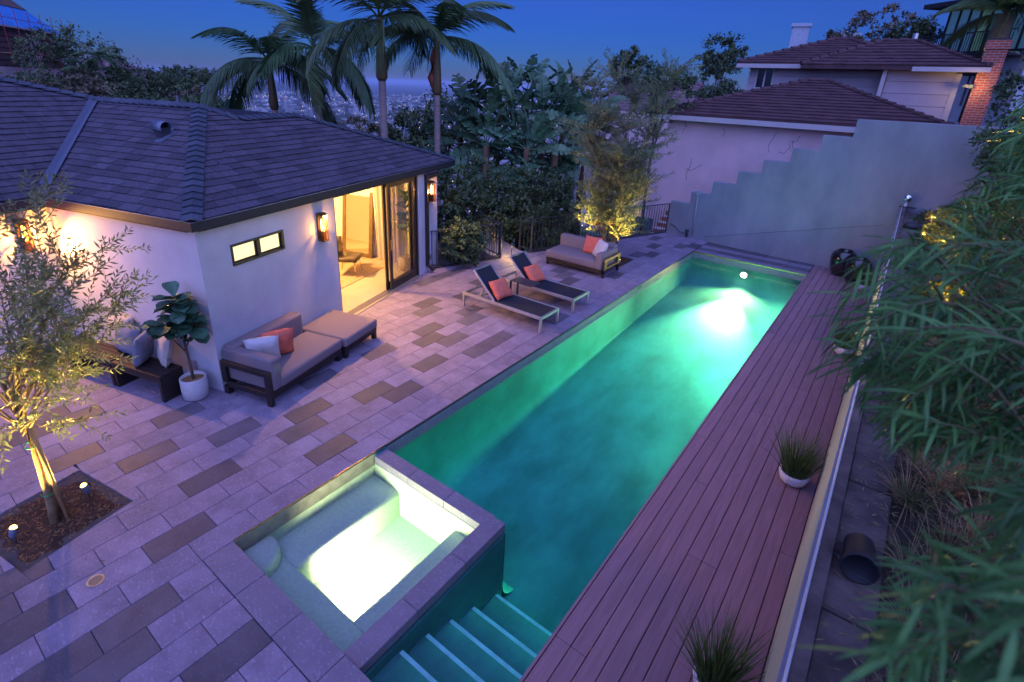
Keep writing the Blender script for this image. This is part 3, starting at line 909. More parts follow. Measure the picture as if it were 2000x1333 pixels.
# --- retaining wall on the right and the planted terrace behind it
rw = thing('retaining_wall', 'pale streaked retaining wall with thin white cap edging the wooden deck', 'wall')
yb = -1.5
k = 0
while yb < 16.6:
    ye = min(yb + 2.4, 16.62)
    for j in range(4):
        B().box((0, 0, 0), (0.03, ye - yb - 0.004, 0.478)).build('panel', 'fence_panel', rw, bevel=0.002, loc=(0.145, (yb + ye) / 2, 0.245 + 0.48 * j))
    yb = ye
    k += 1
B().span((0.158, -1.5, -0.3), (0.235, 16.62, 1.94)).build('core', 'concrete', rw)
B().span((0.148, -1.5, 1.945), (0.162, 16.62, 1.985)).build('cap', 'cap_metal', rw, bevel=0.004)

def terr_z(x, y):
    if x < 0.52: return 1.80 + 0.02 * mnoise.noise((x * 3, y * 3, 1))
    t = x - 0.52
    z = 1.82 + 0.55 * t if t < 4 else 4.02 + 0.35 * (t - 4)
    z += 0.10 * mnoise.noise((x * 1.4, y * 1.4, 4)) * min(1, t * 2)
    return z
txs = [0.235, 0.36, 0.5, 0.54] + list(np.linspace(0.6, 5, 34)) + [5.5, 6, 7, 8.5, 10, 12, 15]
tys = list(np.linspace(-2.5, 18, 83)) + [19.5, 21, 23, 26, 30]
sheet('terrace', txs, tys, terr_z, 'earth')
path = bpy.data.objects.new('path', None); link(path); tag(path, kind='structure')
yb = 0.3
while yb < 16.2:
    l = 1.05 + 0.25 * rng.random()
    q = [(0.245 + rng.uniform(-.005, .005), 0), (0.50 + rng.uniform(-.03, .02), 0.0), (0.50 + rng.uniform(-.03, .02), l * 0.5), (0.50 + rng.uniform(-.03, .02), l - 0.02), (0.245, l - 0.02)]
    B().prism(q, -0.06, 0.0).build('slab', 'concrete', path, bevel=0.006, loc=(0, yb, 1.845 + rng.uniform(-.006, .006)), rot=(rng.uniform(-.006, .006), 0, 0))
    yb += l

# --- stepped stucco wall closing the pool court
SW = thing('stepped_wall', 'tall grey stucco boundary wall whose top climbs in steps beyond the pool', 'wall', (-5.02, 17.07, 0), R(-4.7545))
prof = [(-0.89, 1.077), (-0.255, 1.077), (-0.255, 1.478), (0.37, 1.478), (0.37, 1.885), (1.06, 1.885), (1.06, 2.29), (1.695, 2.29), (1.695, 2.697), (2.375, 2.697),
        (2.375, 3.097), (3.03, 3.097), (3.03, 3.495), (3.715, 3.495), (3.715, 3.945), (9.2, 3.975)]
pts = [(-0.89, -0.6)] + prof + [(9.2, -0.6)]
n = len(pts)
vs = [(x, 0, z) for x, z in pts] + [(x, 0.2, z) for x, z in pts]
fs = [tuple(range(n)), tuple(range(2 * n - 1, n - 1, -1))] + [(i, n + i, n + (i + 1) % n, (i + 1) % n) for i in range(n)]
b = B(); b.v, b.f = vs, fs
b.build('wall_body', 'stucco_grey', SW, bevel=0.012, seg=2)
cr = [(0.40 + 0.24 * i + rng.uniform(-.02, .02), 0.12 + 1.36 * ((0.40 + 0.24 * i) - 0.4) / 4.75 + rng.uniform(-.012, .012)) for i in range(20)]
B().tube([(x, -0.0015, z) for x, z in cr], 0.0055, 4).build('crack', 'crack', SW)
B().tube([(-0.015, -0.03, 1.48), (0.005, -0.03, 0.8), (0.02, -0.03, 0.12)], 0.022, 8).build('conduit', 'pipe_grey', SW, smooth=True)
B().box((-0.015, -0.035, 1.47), (0.10, 0.09, 0.16)).build('junction_box', 'pipe_grey', SW, bevel=0.008)
b = B().tube([(-0.15, -0.04, 0.02), (-0.15, -0.06, 0.16), (-0.15, -0.10, 0.2)], 0.03, 10)
b.lathe([(0.0, 0), (0.06, 0), (0.06, 0.03), (0.0, 0.03)], 12, (-0.15, -0.07, 0.22))
b.tube([(-0.15, -0.06, 0.1), (-0.4, -0.05, 0.13), (-0.62, -0.03, 0.28), (-0.78, -0.03, 0.33)], 0.012, 6)
b.build('hose_tap', 'black_metal', SW, smooth=True)

fin = thing('ball_finial_post', 'thin post topped with a shiny silver ball at the wall corner', 'post', (0.21, 16.45, 1.84))
B().tube([(0, 0, 0), (0, 0, 0.22)], 0.035, 10).build('post', 'cap_metal', fin, smooth=True)
B().lathe([(0.0, 0.22), (0.05, 0.225), (0.05, 0.24), (0.02, 0.25)] + [(0.105 * math.sin(a), 0.35 - 0.105 * math.cos(a)) for a in np.linspace(0.25, math.pi, 12)], 20).build('ball', 'chrome', fin, smooth=True)
B().box((0.05, 0.0, 0.14), (0.34, 0.10, 0.03)).build('bracket', 'black_metal', fin, bevel=0.004)

# ================================================================== the house
house = thing('house', 'white stucco house with dark shingled hip roof and open glass door', 'house', HC, HA)
H = house
b = B()
b.span((-0.2, 0, -0.3), (0, 0.507, 2.56)); b.span((-0.2, 0.507, -0.3), (0, 1.53, 1.815)); b.span((-0.2, 0.507, 2.125), (0, 1.53, 2.56))
b.span((-0.2, 1.53, -0.3), (0, 2.80, 2.56)); b.span((-0.2, 2.80, 2.47), (0, 5.75, 2.56)); b.span((-0.2, 5.75, -0.3), (0, 6.65, 2.56))
b.build('front_wall', 'stucco', H)
B().span((-3.22, 0.002, -0.3), (-0.2, 0.2, 2.56)).build('bench_wall', 'stucco', H)
B().span((-3.42, -6.0, -0.3), (-3.20, 0.001, 2.56)).build('wing_wall', 'stucco', H)
B().span((-6.2, 6.52, -0.3), (-0.2, 6.65, 2.56)).build('end_wall', 'stucco', H)
b = B(); b.span((-6.2, 0.2, 0), (-6.05, 6.52, 2.52)); b.span((-6.05, 2.0, 0), (-0.2, 2.08, 2.52)); b.span((-6.05, 6.46, 0), (-0.2, 6.515, 2.52))
b.build('inner_wall', 'inner_wall', H)
B().span((-6.2, 0.2, 2.52), (-0.2, 6.52, 2.555)).build('ceiling', 'inner_wall', H)
B().span((-6.2, 2.0, -0.2), (-0.16, 6.52, 0.012)).build('floor', 'floor_warm', H)
for a in (1.22, 2.44, 3.66):
    B().span((-6.0, 2.1, 0.0125), (-0.2, 6.4, 0.0135)) if False else None
    B().span((-a - 0.004, 2.1, 0.005), (-a, 6.45, 0.0132)).build('floor_joint', 'grout', H)

# --- roof planes
class Plane2:
    def __init__(s, o, ex, ey):
        s.o, s.ex, s.ey = Vector(o), Vector(ex).normalized(), Vector(ey).normalized()
        s.n = s.ex.cross(s.ey)
        if s.n.z < 0: s.n = -s.n
    def p(s, a, b_, h=0.0):
        return s.o + s.ex * a + s.ey * b_ + s.n * h
EZ = 2.60
front = Plane2((0.07, 0, EZ), (0, 1, 0), (-1, 0, 0.5))
left = Plane2((0, -0.07, EZ), (-1, 0, 0), (0, 1, 0.5))
wing = Plane2((-2.97, 0, EZ), (0, 1, 0), (-1, 0, 0.567))
k5, k6 = math.sqrt(1.25), math.sqrt(1 + .567 ** 2)
fp1 = [(-0.07, 0), (7.43, 0), (4.28, 2.36), (2.82, 2.337)]
fp2 = [(-0.07, 0), (2.82, 2.337), (2.39, 2.784)]
lp = [(-0.07, 0), (2.97, 0), (5.14, 2.46 * k5), (2.42, 2.46 * k5)]
wp = [(-6, 0), (-0.07, 0), (2.39, 2.495), (1.19, 3.14), (-1.5, 4.59), (-6, 4.59)]
A3 = front.p(2.39, 2.784); P1 = front.p(2.82, 2.337); P2 = front.p(4.28, 2.36); E2 = front.p(7.43, 0); V1 = left.p(5.14, 2.46 * k5); E1 = front.p(-0.07, 0); VB = left.p(2.97, 0)
W1 = wing.p(1.19, 3.14); W2 = wing.p(-1.5, 4.59); W3 = wing.p(-6, 4.59)
vs = [A3, P1, P2, E2, V1, E1, VB, W1, W2, W3, wing.p(-6, 0), Vector((-4.25, 7.43, EZ)), Vector((-4.25, 4.9, EZ)), Vector((-5.14, 4.9, EZ)), Vector((-12, 4.9, EZ)), Vector((-12, -6, EZ)), Vector((-9.5, 1, 4.6)), Vector((-9.5, -6, 4.7))]
fs = [(5, 3, 2, 1, 0), (5, 0, 4, 6), (6, 4, 7, 8, 9, 10), (2, 3, 11, 12), (0, 1, 2, 12), (4, 0, 12, 13), (7, 4, 13, 14), (8, 7, 14, 16), (9, 8, 16, 17), (17, 16, 14, 15)]
roof = mesh_obj('roof', vs, fs, 'gutter_metal', H)
roof_rest = B()
shingles = []
def shingle_face(pl, polys, course, width, thick, e, rows):
    for r_ in range(rows):
        s0 = r_ * course
        x = -6.3 + (r_ * 0.37) % 0.6
        while x < 8:
            w = width * rng.choice((0.8, 1.0, 1.0, 1.15))
            for poly in polys:
                q = clip_convex([(x + .004, s0), (x + w - .004, s0), (x + w - .004, s0 + course * 1.12), (x + .004, s0 + course * 1.12)], poly)
                if len(q) > 2 and abs(area2(q)) > 0.002:
                    h = thick * rng.uniform(0.75, 1.25)
                    jit = rng.choice((0, 0, 0.004, 0.008))
                    top = [pl.p(a, t_ - (jit if t_ - s0 < 0.01 else 0), 0.004 + h * (1 - 0.85 * (t_ - s0) / (course * 1.12))) for a, t_ in q]
                    bot = [pl.p(a, t_ - (jit if t_ - s0 < 0.01 else 0), 0.001) for a, t_ in q]
                    c = sum(top, Vector()) / len(top)
                    g = hglob(c.x, c.y, c.z)
                    shingles.append((abs(area2(q)) / (g - CAM_POS).length ** 2 * (1.0 if e != 'w' else 0.35), top, bot, c))
            x += w
shingle_face(front, [fp1, fp2], 0.152, 0.32, 0.021, 'f', 19)
shingle_face(left, [lp], 0.152, 0.32, 0.021, 'l', 19)
shingle_face(wing, [wp], 0.152, 0.32, 0.021, 'w', 31)
shingles.sort(key=lambda t: -t[0])
for i, (s, top, bot, c) in enumerate(shingles):
    n = len(top)
    f = [tuple(range(n)), tuple(range(2 * n - 1, n - 1, -1))] + [(j, n + j, n + (j + 1) % n, (j + 1) % n) for j in range(n)]
    if i < 300:
        bb = B(); bb.v = [tuple(p - c) for p in top + bot]; bb.f = f
        bb.build('shingle', 'shingle', roof, loc=c)
    else:
        roof_rest.add(top + bot, f)
tag(roof_rest.build('small_shingles', 'shingle_rest', roof), kind='stuff')
def caps(p0, p1, exp, wing_w, drop, first=None):
    d = (p1 - p0); L_ = d.length; d.normalize()
    s = d.cross(Vector((0, 0, 1))).normalized()
    up = s.cross(d)
    n = max(1, int(L_ / exp))
    for i in range(n):
        c = p0 + d * (L_ * (i + 0.5) / n)
        ln = exp * 1.25
        pts = []
        for t_, h in ((-ln / 2, 0.062), (ln / 2, 0.034)):
            for k_, w_, dz in ((-1, wing_w, -drop), (0, 0, 0), (1, wing_w, -drop)):
                for th in (0, -0.012):
                    pts.append(d * t_ + s * (k_ * w_) + up * (h + dz + th))
        f = [(0, 2, 8, 6), (2, 4, 10, 8), (1, 7, 9, 3), (3, 9, 11, 5), (0, 1, 3, 2), (2, 3, 5, 4), (6, 8, 9, 7), (8, 10, 11, 9), (0, 6, 7, 1), (4, 5, 11, 10)]
        bb = B(); bb.v = [tuple(p) for p in pts]; bb.f = f
        bb.build('ridge_cap', 'hip_cap', roof, loc=c)
caps(E1, A3, 0.17, 0.125, 0.038)
caps(A3, P1, 0.17, 0.14, 0.05); caps(P1, P2, 0.18, 0.14, 0.06); caps(P2, E2, 0.18, 0.13, 0.045); caps(V1, A3, 0.19, 0.13, 0.06)
caps(V1, W1, 0.19, 0.13, 0.05); caps(W1, W2, 0.19, 0.13, 0.05)
VB = VB.lerp(V1, 0.06); d = (V1 - VB); s = Vector((1, 1, 0)).normalized() * 0.09
mesh_obj('valley_flashing', [VB + s * 0.8 + Vector((0, 0, .075)), VB + Vector((0, 0, .04)), VB - s * 0.8 + Vector((0, 0, .085)), V1 + s * 0.8 + Vector((0, 0, .075)), V1 + Vector((0, 0, .04)), V1 - s * 0.8 + Vector((0, 0, .085))], [(0, 1, 4, 3), (1, 2, 5, 4)], 'flashing', roof)
# hooded roof vent and a pipe behind the ridge
v = bpy.data.objects.new('roof_vent', None); link(v, roof); v.location = left.p(2.30, 1.78)
v.rotation_euler = (0, 0, R(-12))
n = 14
pts, fc = [], []
for x_ in (-0.17, 0.17):
    for i in range(n + 1):
        a = math.pi * (-0.12 + 1.24 * i / n)
        for rr in (0.105, 0.095):
            pts.append((x_, math.cos(a) * rr, 0.14 + math.sin(a) * rr))
m_ = (n + 1) * 2
for i in range(n):
    a = 2 * i
    fc += [(a, a + 2, m_ + a + 2, m_ + a), (a + 1, m_ + a + 1, m_ + a + 3, a + 3), (a, a + 1, a + 3, a + 2), (m_ + a, m_ + a + 2, m_ + a + 3, m_ + a + 1)]
mesh_obj('hood', pts, fc, 'flashing', v, smooth=True)
B().box((0, 0, 0.02), (0.16, 0.15, 0.24)).build('throat', 'black_metal', v)
B().box((0, -0.02, 0.0), (0.42, 0.34, 0.012), mat=Matrix.Rotation(R(26.5), 3, 'X')).build('flange', 'flashing', v)
B().lathe([(0.0, 0), (0.095, 0), (0.095, 0.01)], 16).build('back_plate', 'flashing', v, loc=(-0.16, 0, 0.14), rot=(0, R(90), 0))
p_ = left.p(3.10, 2.62)
B().tube([p_ + Vector((0, .25, -.3)), p_ + Vector((0, .25, .22))], 0.035, 10).build('vent_pipe', 'black_metal', roof, smooth=True)

# --- gutters, soffits, downspout
def gutter(p0, p1, out, name='gutter'):
    p0, p1, out = Vector(p0), Vector(p1), Vector(out)
    b = B()
    b.bar(p0 + out * 0.005 + Vector((0, 0, -0.06)), p1 + out * 0.005 + Vector((0, 0, -0.06)), 0.008, 0.12)
    b.bar(p0 + out * 0.055 + Vector((0, 0, -0.118)), p1 + out * 0.055 + Vector((0, 0, -0.118)), 0.10, 0.007)
    b.bar(p0 + out * 0.105 + Vector((0, 0, -0.06)), p1 + out * 0.105 + Vector((0, 0, -0.06)), 0.008, 0.12)
    g = b.build(name, 'gutter_metal', H)
    B().bar(p0 + out * 0.100 + Vector((0, 0, 0.003)), p1 + out * 0.100 + Vector((0, 0, 0.003)), 0.024, 0.007).build('lip', 'flashing', g)  # paler metal paints in the highlight along the gutter's top rim
    n = int((p1 - p0).length / 0.62)
    d = (p1 - p0).normalized()
    for i in range(n):
        c = p0 + d * (0.35 + 0.62 * i) + out * 0.09 + Vector((0, 0, 0.006))
        B().box(c, (0.016, 0.016, 0.010)).build('hanger', 'flashing', g)
    return g
gutter((0.0, -0.10, 2.595), (0.0, 7.42, 2.595), (1, 0, 0))
gutter((0.10, 0.0, 2.595), (-2.86, 0.0, 2.595), (0, -1, 0))
gutter((-2.99, -6, 2.595), (-2.99, -0.10, 2.595), (1, 0, 0))
B().span((-0.02, 0.0, 2.455), (0.098, 7.42, 2.468)).build('soffit', 'gutter_metal', H)
B().span((-2.9, -0.10, 2.454), (-0.02, 0.02, 2.467)).build('soffit', 'gutter_metal', H)
B().span((-3.22, -6.0, 2.453), (-2.88, -0.10, 2.466)).build('soffit', 'dark_wood', H)
b = B().span((0.006, 6.03, 0.16), (0.075, 6.12, 2.36))
b.span((0.006, 6.03, 2.30), (0.085, 6.62, 2.40))
b.bar((0.04, 6.075, 0.20), (0.20, 6.10, 0.06), 0.085, 0.065)
b.build('downspout', 'bronze', H, bevel=0.006)

# --- window
w = bpy.data.objects.new('window', None); link(w, H); w.location = (0, 1.018, 1.97)
b = B()
for z in (-0.143, 0.143): b.box((-0.03, 0, z), (0.09, 1.02, 0.032))
for y in (-0.494, 0.494): b.box((-0.03, y, 0), (0.09, 0.034, 0.254))
b.box((-0.025, -0.0, 0), (0.075, 0.05, 0.254))
b.build('frame', 'bronze', w, bevel=0.003)
for y in (-0.25, 0.25):
    ringb = B()
    for z in (-0.118, 0.118): ringb.box((-0.045, y, z), (0.03, 0.44, 0.02))
    for yy in (-0.21, 0.21): ringb.box((-0.045, y + yy, 0), (0.03, 0.02, 0.216))
    ringb.build('sash', 'bronze', w)
    B().box((-0.05, y, 0), (0.006, 0.42, 0.22)).build('pane', 'window_glow', w)

# --- sliding glass door
dr = bpy.data.objects.new('sliding_door', None); link(dr, H)
b = B()
b.span((-0.16, 2.80, 0.0), (-0.02, 2.845, 2.47)); b.span((-0.16, 5.70, 0.0), (-0.02, 5.75, 2.47)); b.span((-0.16, 2.80, 2.40), (-0.018, 5.75, 2.468))
b.build('frame', 'bronze', dr, bevel=0.003)
b = B()
for i in range(4): b.span((-0.155 + 0.04 * i, 2.80, -0.02), (-0.143 + 0.04 * i, 5.74, 0.030))
b.span((-0.17, 2.80, -0.05), (0.06, 5.74, 0.012))
b.build('track', 'aluminium', dr)
for i, (y0, y1, x_) in enumerate(((4.56, 5.66, -0.045), (4.62, 5.68, -0.09), (4.52, 5.64, -0.135))):
    q = bpy.data.objects.new('panel', None); link(q, dr)
    b = B(); st = 0.085
    b.span((x_ - 0.018, y0, 0.03), (x_ + 0.018, y0 + st, 2.40)); b.span((x_ - 0.018, y1 - st, 0.03), (x_ + 0.018, y1, 2.40))
    b.span((x_ - 0.018, y0 + st, 0.03), (x_ + 0.018, y1 - st, 0.19)); b.span((x_ - 0.018, y0 + st, 2.31), (x_ + 0.018, y1 - st, 2.40))
    b.build('stile', 'bronze', q, bevel=0.003)
    B().span((x_ - 0.003, y0 + st, 0.19), (x_ + 0.003, y1 - st, 2.31)).build('pane', 'door_glass', q)
B().span((-0.022, 4.58, 0.95), (-0.006, 4.61, 1.2)).build('handle', 'brass', dr, bevel=0.003)
B().span((0.0, 6.10 + .12, 0.25), (0.012, 6.30, 0.40)).build('outlet_cover', 'aluminium', H, bevel=0.003)
B().span((-0.55, -0.012, 0.25), (-0.46, 0.003, 0.40)).build('outlet_cover', 'aluminium', H, bevel=0.003)
b = B().tube([(-0.276, 0.0, 1.47), (-0.276, -0.05, 1.47)], 0.012, 8)
b.lathe([(0, -0.01), (0.028, -0.01), (0.034, 0.0), (0.028, 0.012), (0, 0.012)], 14)
b.v = b.v[:16] + [(-0.276 + p[0], -0.055 + p[2], 1.47 + p[1]) for p in b.v[16:]]
b.build('door_stop', 'brass', H, smooth=True)

# --- wall sconces
WARM = (1.0, 0.42, 0.065)
def sconce(x, y, z, rz, label, power, throw):
    p = hglob(x, y, z)
    t = thing('wall_sconce', label, 'sconce', p, rz, 'lit wall sconces on the house')
    B().span((0.0, -0.055, -0.24), (0.02, 0.055, 0.24)).build('backplate', 'rust_bronze', t, bevel=0.004)
    b = B()
    for yy in (-0.058, 0.058):
        for xx in (0.035, 0.135): b.box((xx, yy, -0.005), (0.014, 0.012, 0.45))
    for zz in (-0.235, 0.225): b.span((0.02, -0.068, zz - 0.012), (0.145, 0.068, zz + 0.012))
    b.span((0.02, -0.05, 0.237), (0.12, 0.05, 0.25))
    b.span((0.03, -0.06, -0.06), (0.14, -0.052, -0.05)); b.span((0.03, 0.052, -0.06), (0.14, 0.06, -0.05))
    b.build('cage', 'rust_bronze', t, bevel=0.002)
    B().span((0.05, -0.035, -0.225), (0.12, 0.035, -0.07)).build('holder', 'rust_bronze', t, bevel=0.006)
    B().lathe([(0.0, -0.07), (0.028, -0.065), (0.034, -0.02), (0.034, 0.09), (0.026, 0.135), (0.0, 0.15)], 16, (0.085, 0, 0)).build('bulb', 'bulb', t, smooth=True)
    B().span((0.147, -0.055, -0.22), (0.150, 0.055, 0.21)).build('glass', 'smoked_glass', t)
    lamp_point(t, (0.132, 0, -0.02), power, WARM, 0.010)
    lamp_spot(t, (0.165, 0, 0.04), (1.165, 0, -0.75), throw, (1.0, 0.50, 0.14), 150, 0.5, 0.02)
    return t
sconce(0.0, 2.37, 1.99, HA, 'rust coloured wall sconce between small window and open glass door', 14, 180)
sconce(0.0, 6.24, 1.99, HA, 'rust coloured wall sconce at the far end of the house beside the railing', 14, 100)
sconce(-3.20, -0.36, 2.05, HA, 'wall sconce half hidden behind the olive tree branches at left', 55, 180)

# --- inside the room
def hthing(name, label, cat, x, y, z=0.013, rz=0.0, group=None):
    return thing(name, label, cat, hglob(x, y, z), HA + rz, group)
rug = tag(B().box((0, 0, 0.006), (2.3, 2.9, 0.012)).build('rug', 'rug', None, bevel=0.004, loc=hglob(-2.22, 4.40, 0.0135), rot=(0, 0, HA)), 'tan rug on the warm lit floor inside the glass door', 'rug')
mi = hthing('leaning_mirror', 'tall dark framed mirror leaning against the wall inside the house', 'mirror', -2.22, 6.28)
tilt = R(-7)
mm = bpy.data.objects.new('mirror_body', None)
b = B()
for x_ in (-0.42, 0.42): b.box((x_, 0, 1.0), (0.11, 0.06, 2.0))
for z in (0.055, 1.945): b.box((0, 0, z), (0.73, 0.058, 0.11))
b.build('frame', 'mirror_frame', mi, bevel=0.008, rot=(tilt, 0, 0))
B().box((0, -0.005, 1.0), (0.73, 0.02, 1.79)).build('glass', 'mirror', mi, rot=(tilt, 0, 0))
ch = hthing('armchair', 'dark leather armchair with thin brass legs just inside the door', 'chair', -1.55, 5.05, rz=R(20))
B().box((0, 0, 0.42), (0.56, 0.56, 0.12)).build('seat', 'leather', ch, bevel=0.04, seg=3, smooth=True)
b = B().tube([(-0.24, -0.26, 0.62), (-0.30, -0.1, 0.74), (-0.32, 0.1, 0.78), (-0.26, 0.26, 0.66)], [0.09, 0.13, 0.13, 0.09], 12)
b.box((-0.27, 0.0, 0.66), (0.14, 0.56, 0.42)); b.build('backrest', 'leather', ch, bevel=0.03, seg=2, smooth=True)
for sx in (-0.22, 0.22):
    for sy in (-0.22, 0.22): B().tube([(sx * 0.9, sy * 0.9, 0.37), (sx * 1.15, sy * 1.15, 0.0)], 0.011, 8).build('leg', 'brass', ch, smooth=True)
st = hthing('side_table', 'small dark table standing next to the leather armchair indoors', 'table', -2.6, 3.4)
B().lathe([(0, 0.5), (0.24, 0.5), (0.24, 0.53), (0, 0.53)], 24).build('top', 'dark_wood', st)
for a in range(3): B().tube([(0.14 * math.cos(a * 2.09), 0.14 * math.sin(a * 2.09), 0.5), (0.2 * math.cos(a * 2.09), 0.2 * math.sin(a * 2.09), 0)], 0.012, 8).build('leg', 'brass', st)
cu = hthing('curtain', 'cream curtain hanging in folds beside the leaning mirror', 'curtain', -1.25, 6.30)
pts = [(-0.34 + 0.68 * i / 40, 0.035 * math.sin(i * 0.95) + 0.01 * math.sin(i * 2.3)) for i in range(41)]
vs = [(x_, y_, z) for z in (0.02, 2.42) for x_, y_ in pts] + [(x_, y_ + 0.012, z) for z in (0.02, 2.42) for x_, y_ in pts]
fs = [(i, i + 1, 41 + i + 1, 41 + i) for i in range(40)] + [(82 + i, 82 + 41 + i, 82 + 41 + i + 1, 82 + i + 1) for i in range(40)]
mesh_obj('drape', vs, fs, 'cream_cloth', cu, smooth=True)
B().tube([(-0.4, 0.01, 2.44), (0.4, 0.01, 2.44)], 0.012, 8).build('rod', 'bronze', cu)
pa = hthing('framed_print', 'framed print on the far inner wall seen through the door', 'picture', -4.6, 6.45, 1.1)
B().box((0, -0.015, 0.5), (0.7, 0.03, 1.0)).build('frame', 'dark_wood', pa, bevel=0.004)
B().box((0, -0.031, 0.5), (0.62, 0.004, 0.92)).build('print', 'cream_cloth', pa)
bk = hthing('wicker_basket', 'round wicker basket behind the closed glass panel', 'basket', -0.52, 5.95)
B().lathe([(0.0, 0.0), (0.15, 0.0), (0.17, 0.15), (0.165, 0.34), (0.15, 0.34), (0.15, 0.05), (0, 0.05)], 24).build('body', 'wicker', bk, smooth=True)
B().lathe([(0.150, 0.325), (0.172, 0.33), (0.172, 0.355), (0.150, 0.355)], 24).build('rim', 'wicker', bk, smooth=True)
cl = hthing('ceiling_lamp', 'warm round ceiling lamp lighting the room behind the glass door', 'lamp', -2.4, 4.1, 2.3)
B().lathe([(0.0, 0.0), (0.16, 0.01), (0.2, 0.06), (0.19, 0.12), (0.05, 0.16), (0.05, 0.22), (0.0, 0.22)], 24).build('shade', 'brass', cl, smooth=True)
lamp_point(cl, (0, 0, -0.12), 850, (1.0, 0.53, 0.17), 0.06)

# ================================================================== furniture
def pillow(label, m, loc, rot, w=0.46, h=0.46, t=0.17, group=None, sq=0.0):
    n = 15
    vs, fs = [], []
    ph = rng.uniform(0, 50)
    for side in (1, -1):
        for j in range(n):
            for i in range(n):
                u, v = -1 + 2 * i / (n - 1), -1 + 2 * j / (n - 1)
                e = ((1 - u ** 4) * (1 - v ** 4)) ** 0.55
                pinch = 1 - 0.07 * (1 - (u * v) ** 2) * (abs(u) ** 6 + abs(v) ** 6) / 1.0
                wr = 0.010 * mnoise.noise((u * 2.2 + ph, v * 2.2, side)) * (0.3 + e)
                x, z = u * w / 2 * (pinch if abs(u) > .9 else 1), h / 2 + v * h / 2 * (pinch if abs(v) > .9 else 1)
                z -= sq * (1 - v) * 0.0
                vs.append((x, side * (t / 2 * e) + wr, z))
    for s_ in range(2):
        o = s_ * n * n
        for j in range(n - 1):
            for i in range(n - 1):
                q = (o + j * n + i, o + j * n + i + 1, o + (j + 1) * n + i + 1, o + (j + 1) * n + i)
                fs.append(q if s_ else q[::-1])
    me_b = B(); me_b.v, me_b.f = vs, fs
    o = me_b.build('cushion', m, None, smooth=True, loc=loc, rot=rot)
    bm = bmesh.new(); bm.from_mesh(o.data)
    bmesh.ops.remove_doubles(bm, verts=bm.verts, dist=1e-4)
    bm.to_mesh(o.data); bm.free()
    return tag(o, label, 'cushion', group)

def soft(b, name, m, parent, r=0.045):
    return b.build(name, m, parent, bevel=r, seg=4, smooth=True)

# --- sofa and ottoman along the house wall
so = hthing('sofa', 'grey outdoor sofa with dark wooden frame against the white house wall', 'sofa', 0.04, -0.03, 0.0)
for x, y in ((0.02, 0.005), (0.02, 1.485), (0.83, 1.485)): B().span((x, y, 0.0), (x + 0.08, y + 0.08, 0.131)).build('leg', 'dark_wood', so)
b = B()
b.span((0.02, 0.0, 0.205), (0.11, 0.06, 0.47)); b.span((0.83, 0.0, 0.0), (0.92, 0.06, 0.47))
b.span((0.02, 0.002, 0.47), (0.92, 0.062, 0.55)); b.span((0.11, 0.003, 0.13), (0.83, 0.055, 0.215))
b.build('arm_frame', 'dark_wood', so, bevel=0.004)
b = B(); b.span((0.84, 0.06, 0.12), (0.92, 1.565, 0.22)); b.span((0.02, 0.06, 0.12), (0.09, 1.565, 0.22)); b.span((0.09, 1.50, 0.12), (0.84, 1.565, 0.22)); b.span((0.09, 0.3, 0.15), (0.84, 0.4, 0.2)); b.span((0.09, 0.9, 0.15), (0.84, 1.0, 0.2))
b.build('base_frame', 'dark_wood', so, bevel=0.003)
soft(B().span((0.20, 0.20, 0.222), (0.95, 1.57, 0.40)), 'seat_cushion', 'upholstery', so)
soft(B().span((0.0, 0.09, 0.222), (0.225, 1.50, 0.76)), 'back_cushion', 'upholstery', so, 0.05)
soft(B().span((0.0, 0.065, 0.222), (0.935, 0.245, 0.72)), 'arm_cushion', 'upholstery', so, 0.04)
ot = hthing('ottoman', 'square grey ottoman between the sofa and the open glass door', 'ottoman', 0.04, 1.565, 0.0)
b = B(); b.span((0.03, 0.02, 0.13), (0.96, 0.10, 0.21)); b.span((0.03, 0.84, 0.13), (0.96, 0.92, 0.21)); b.span((0.03, 0.10, 0.13), (0.11, 0.84, 0.21)); b.span((0.88, 0.10, 0.13), (0.96, 0.84, 0.21))
b.build('base_frame', 'dark_wood', ot, bevel=0.003)
for x in (0.035, 0.885):
    for y in (0.025, 0.845): B().span((x, y, 0), (x + 0.07, y + 0.07, 0.131)).build('leg', 'dark_wood', ot)
soft(B().span((0.0, 0.01, 0.21), (0.985, 0.935, 0.385)), 'seat_cushion', 'upholstery', ot)
def hp(x, y, z): return hglob(x, y, z)
pillow('white cushion on the sofa by the house wall', 'white_cloth', hp(0.44, 0.42, 0.40), (R(14), 0, HA + R(46)), 0.48, 0.47, 0.17, 'cushions on the terrace seats')
pillow('orange cushion on the sofa by the house wall', 'orange_cloth', hp(0.46, 0.68, 0.40), (R(14), 0, HA + R(58)), 0.48, 0.47, 0.17, 'cushions on the terrace seats')

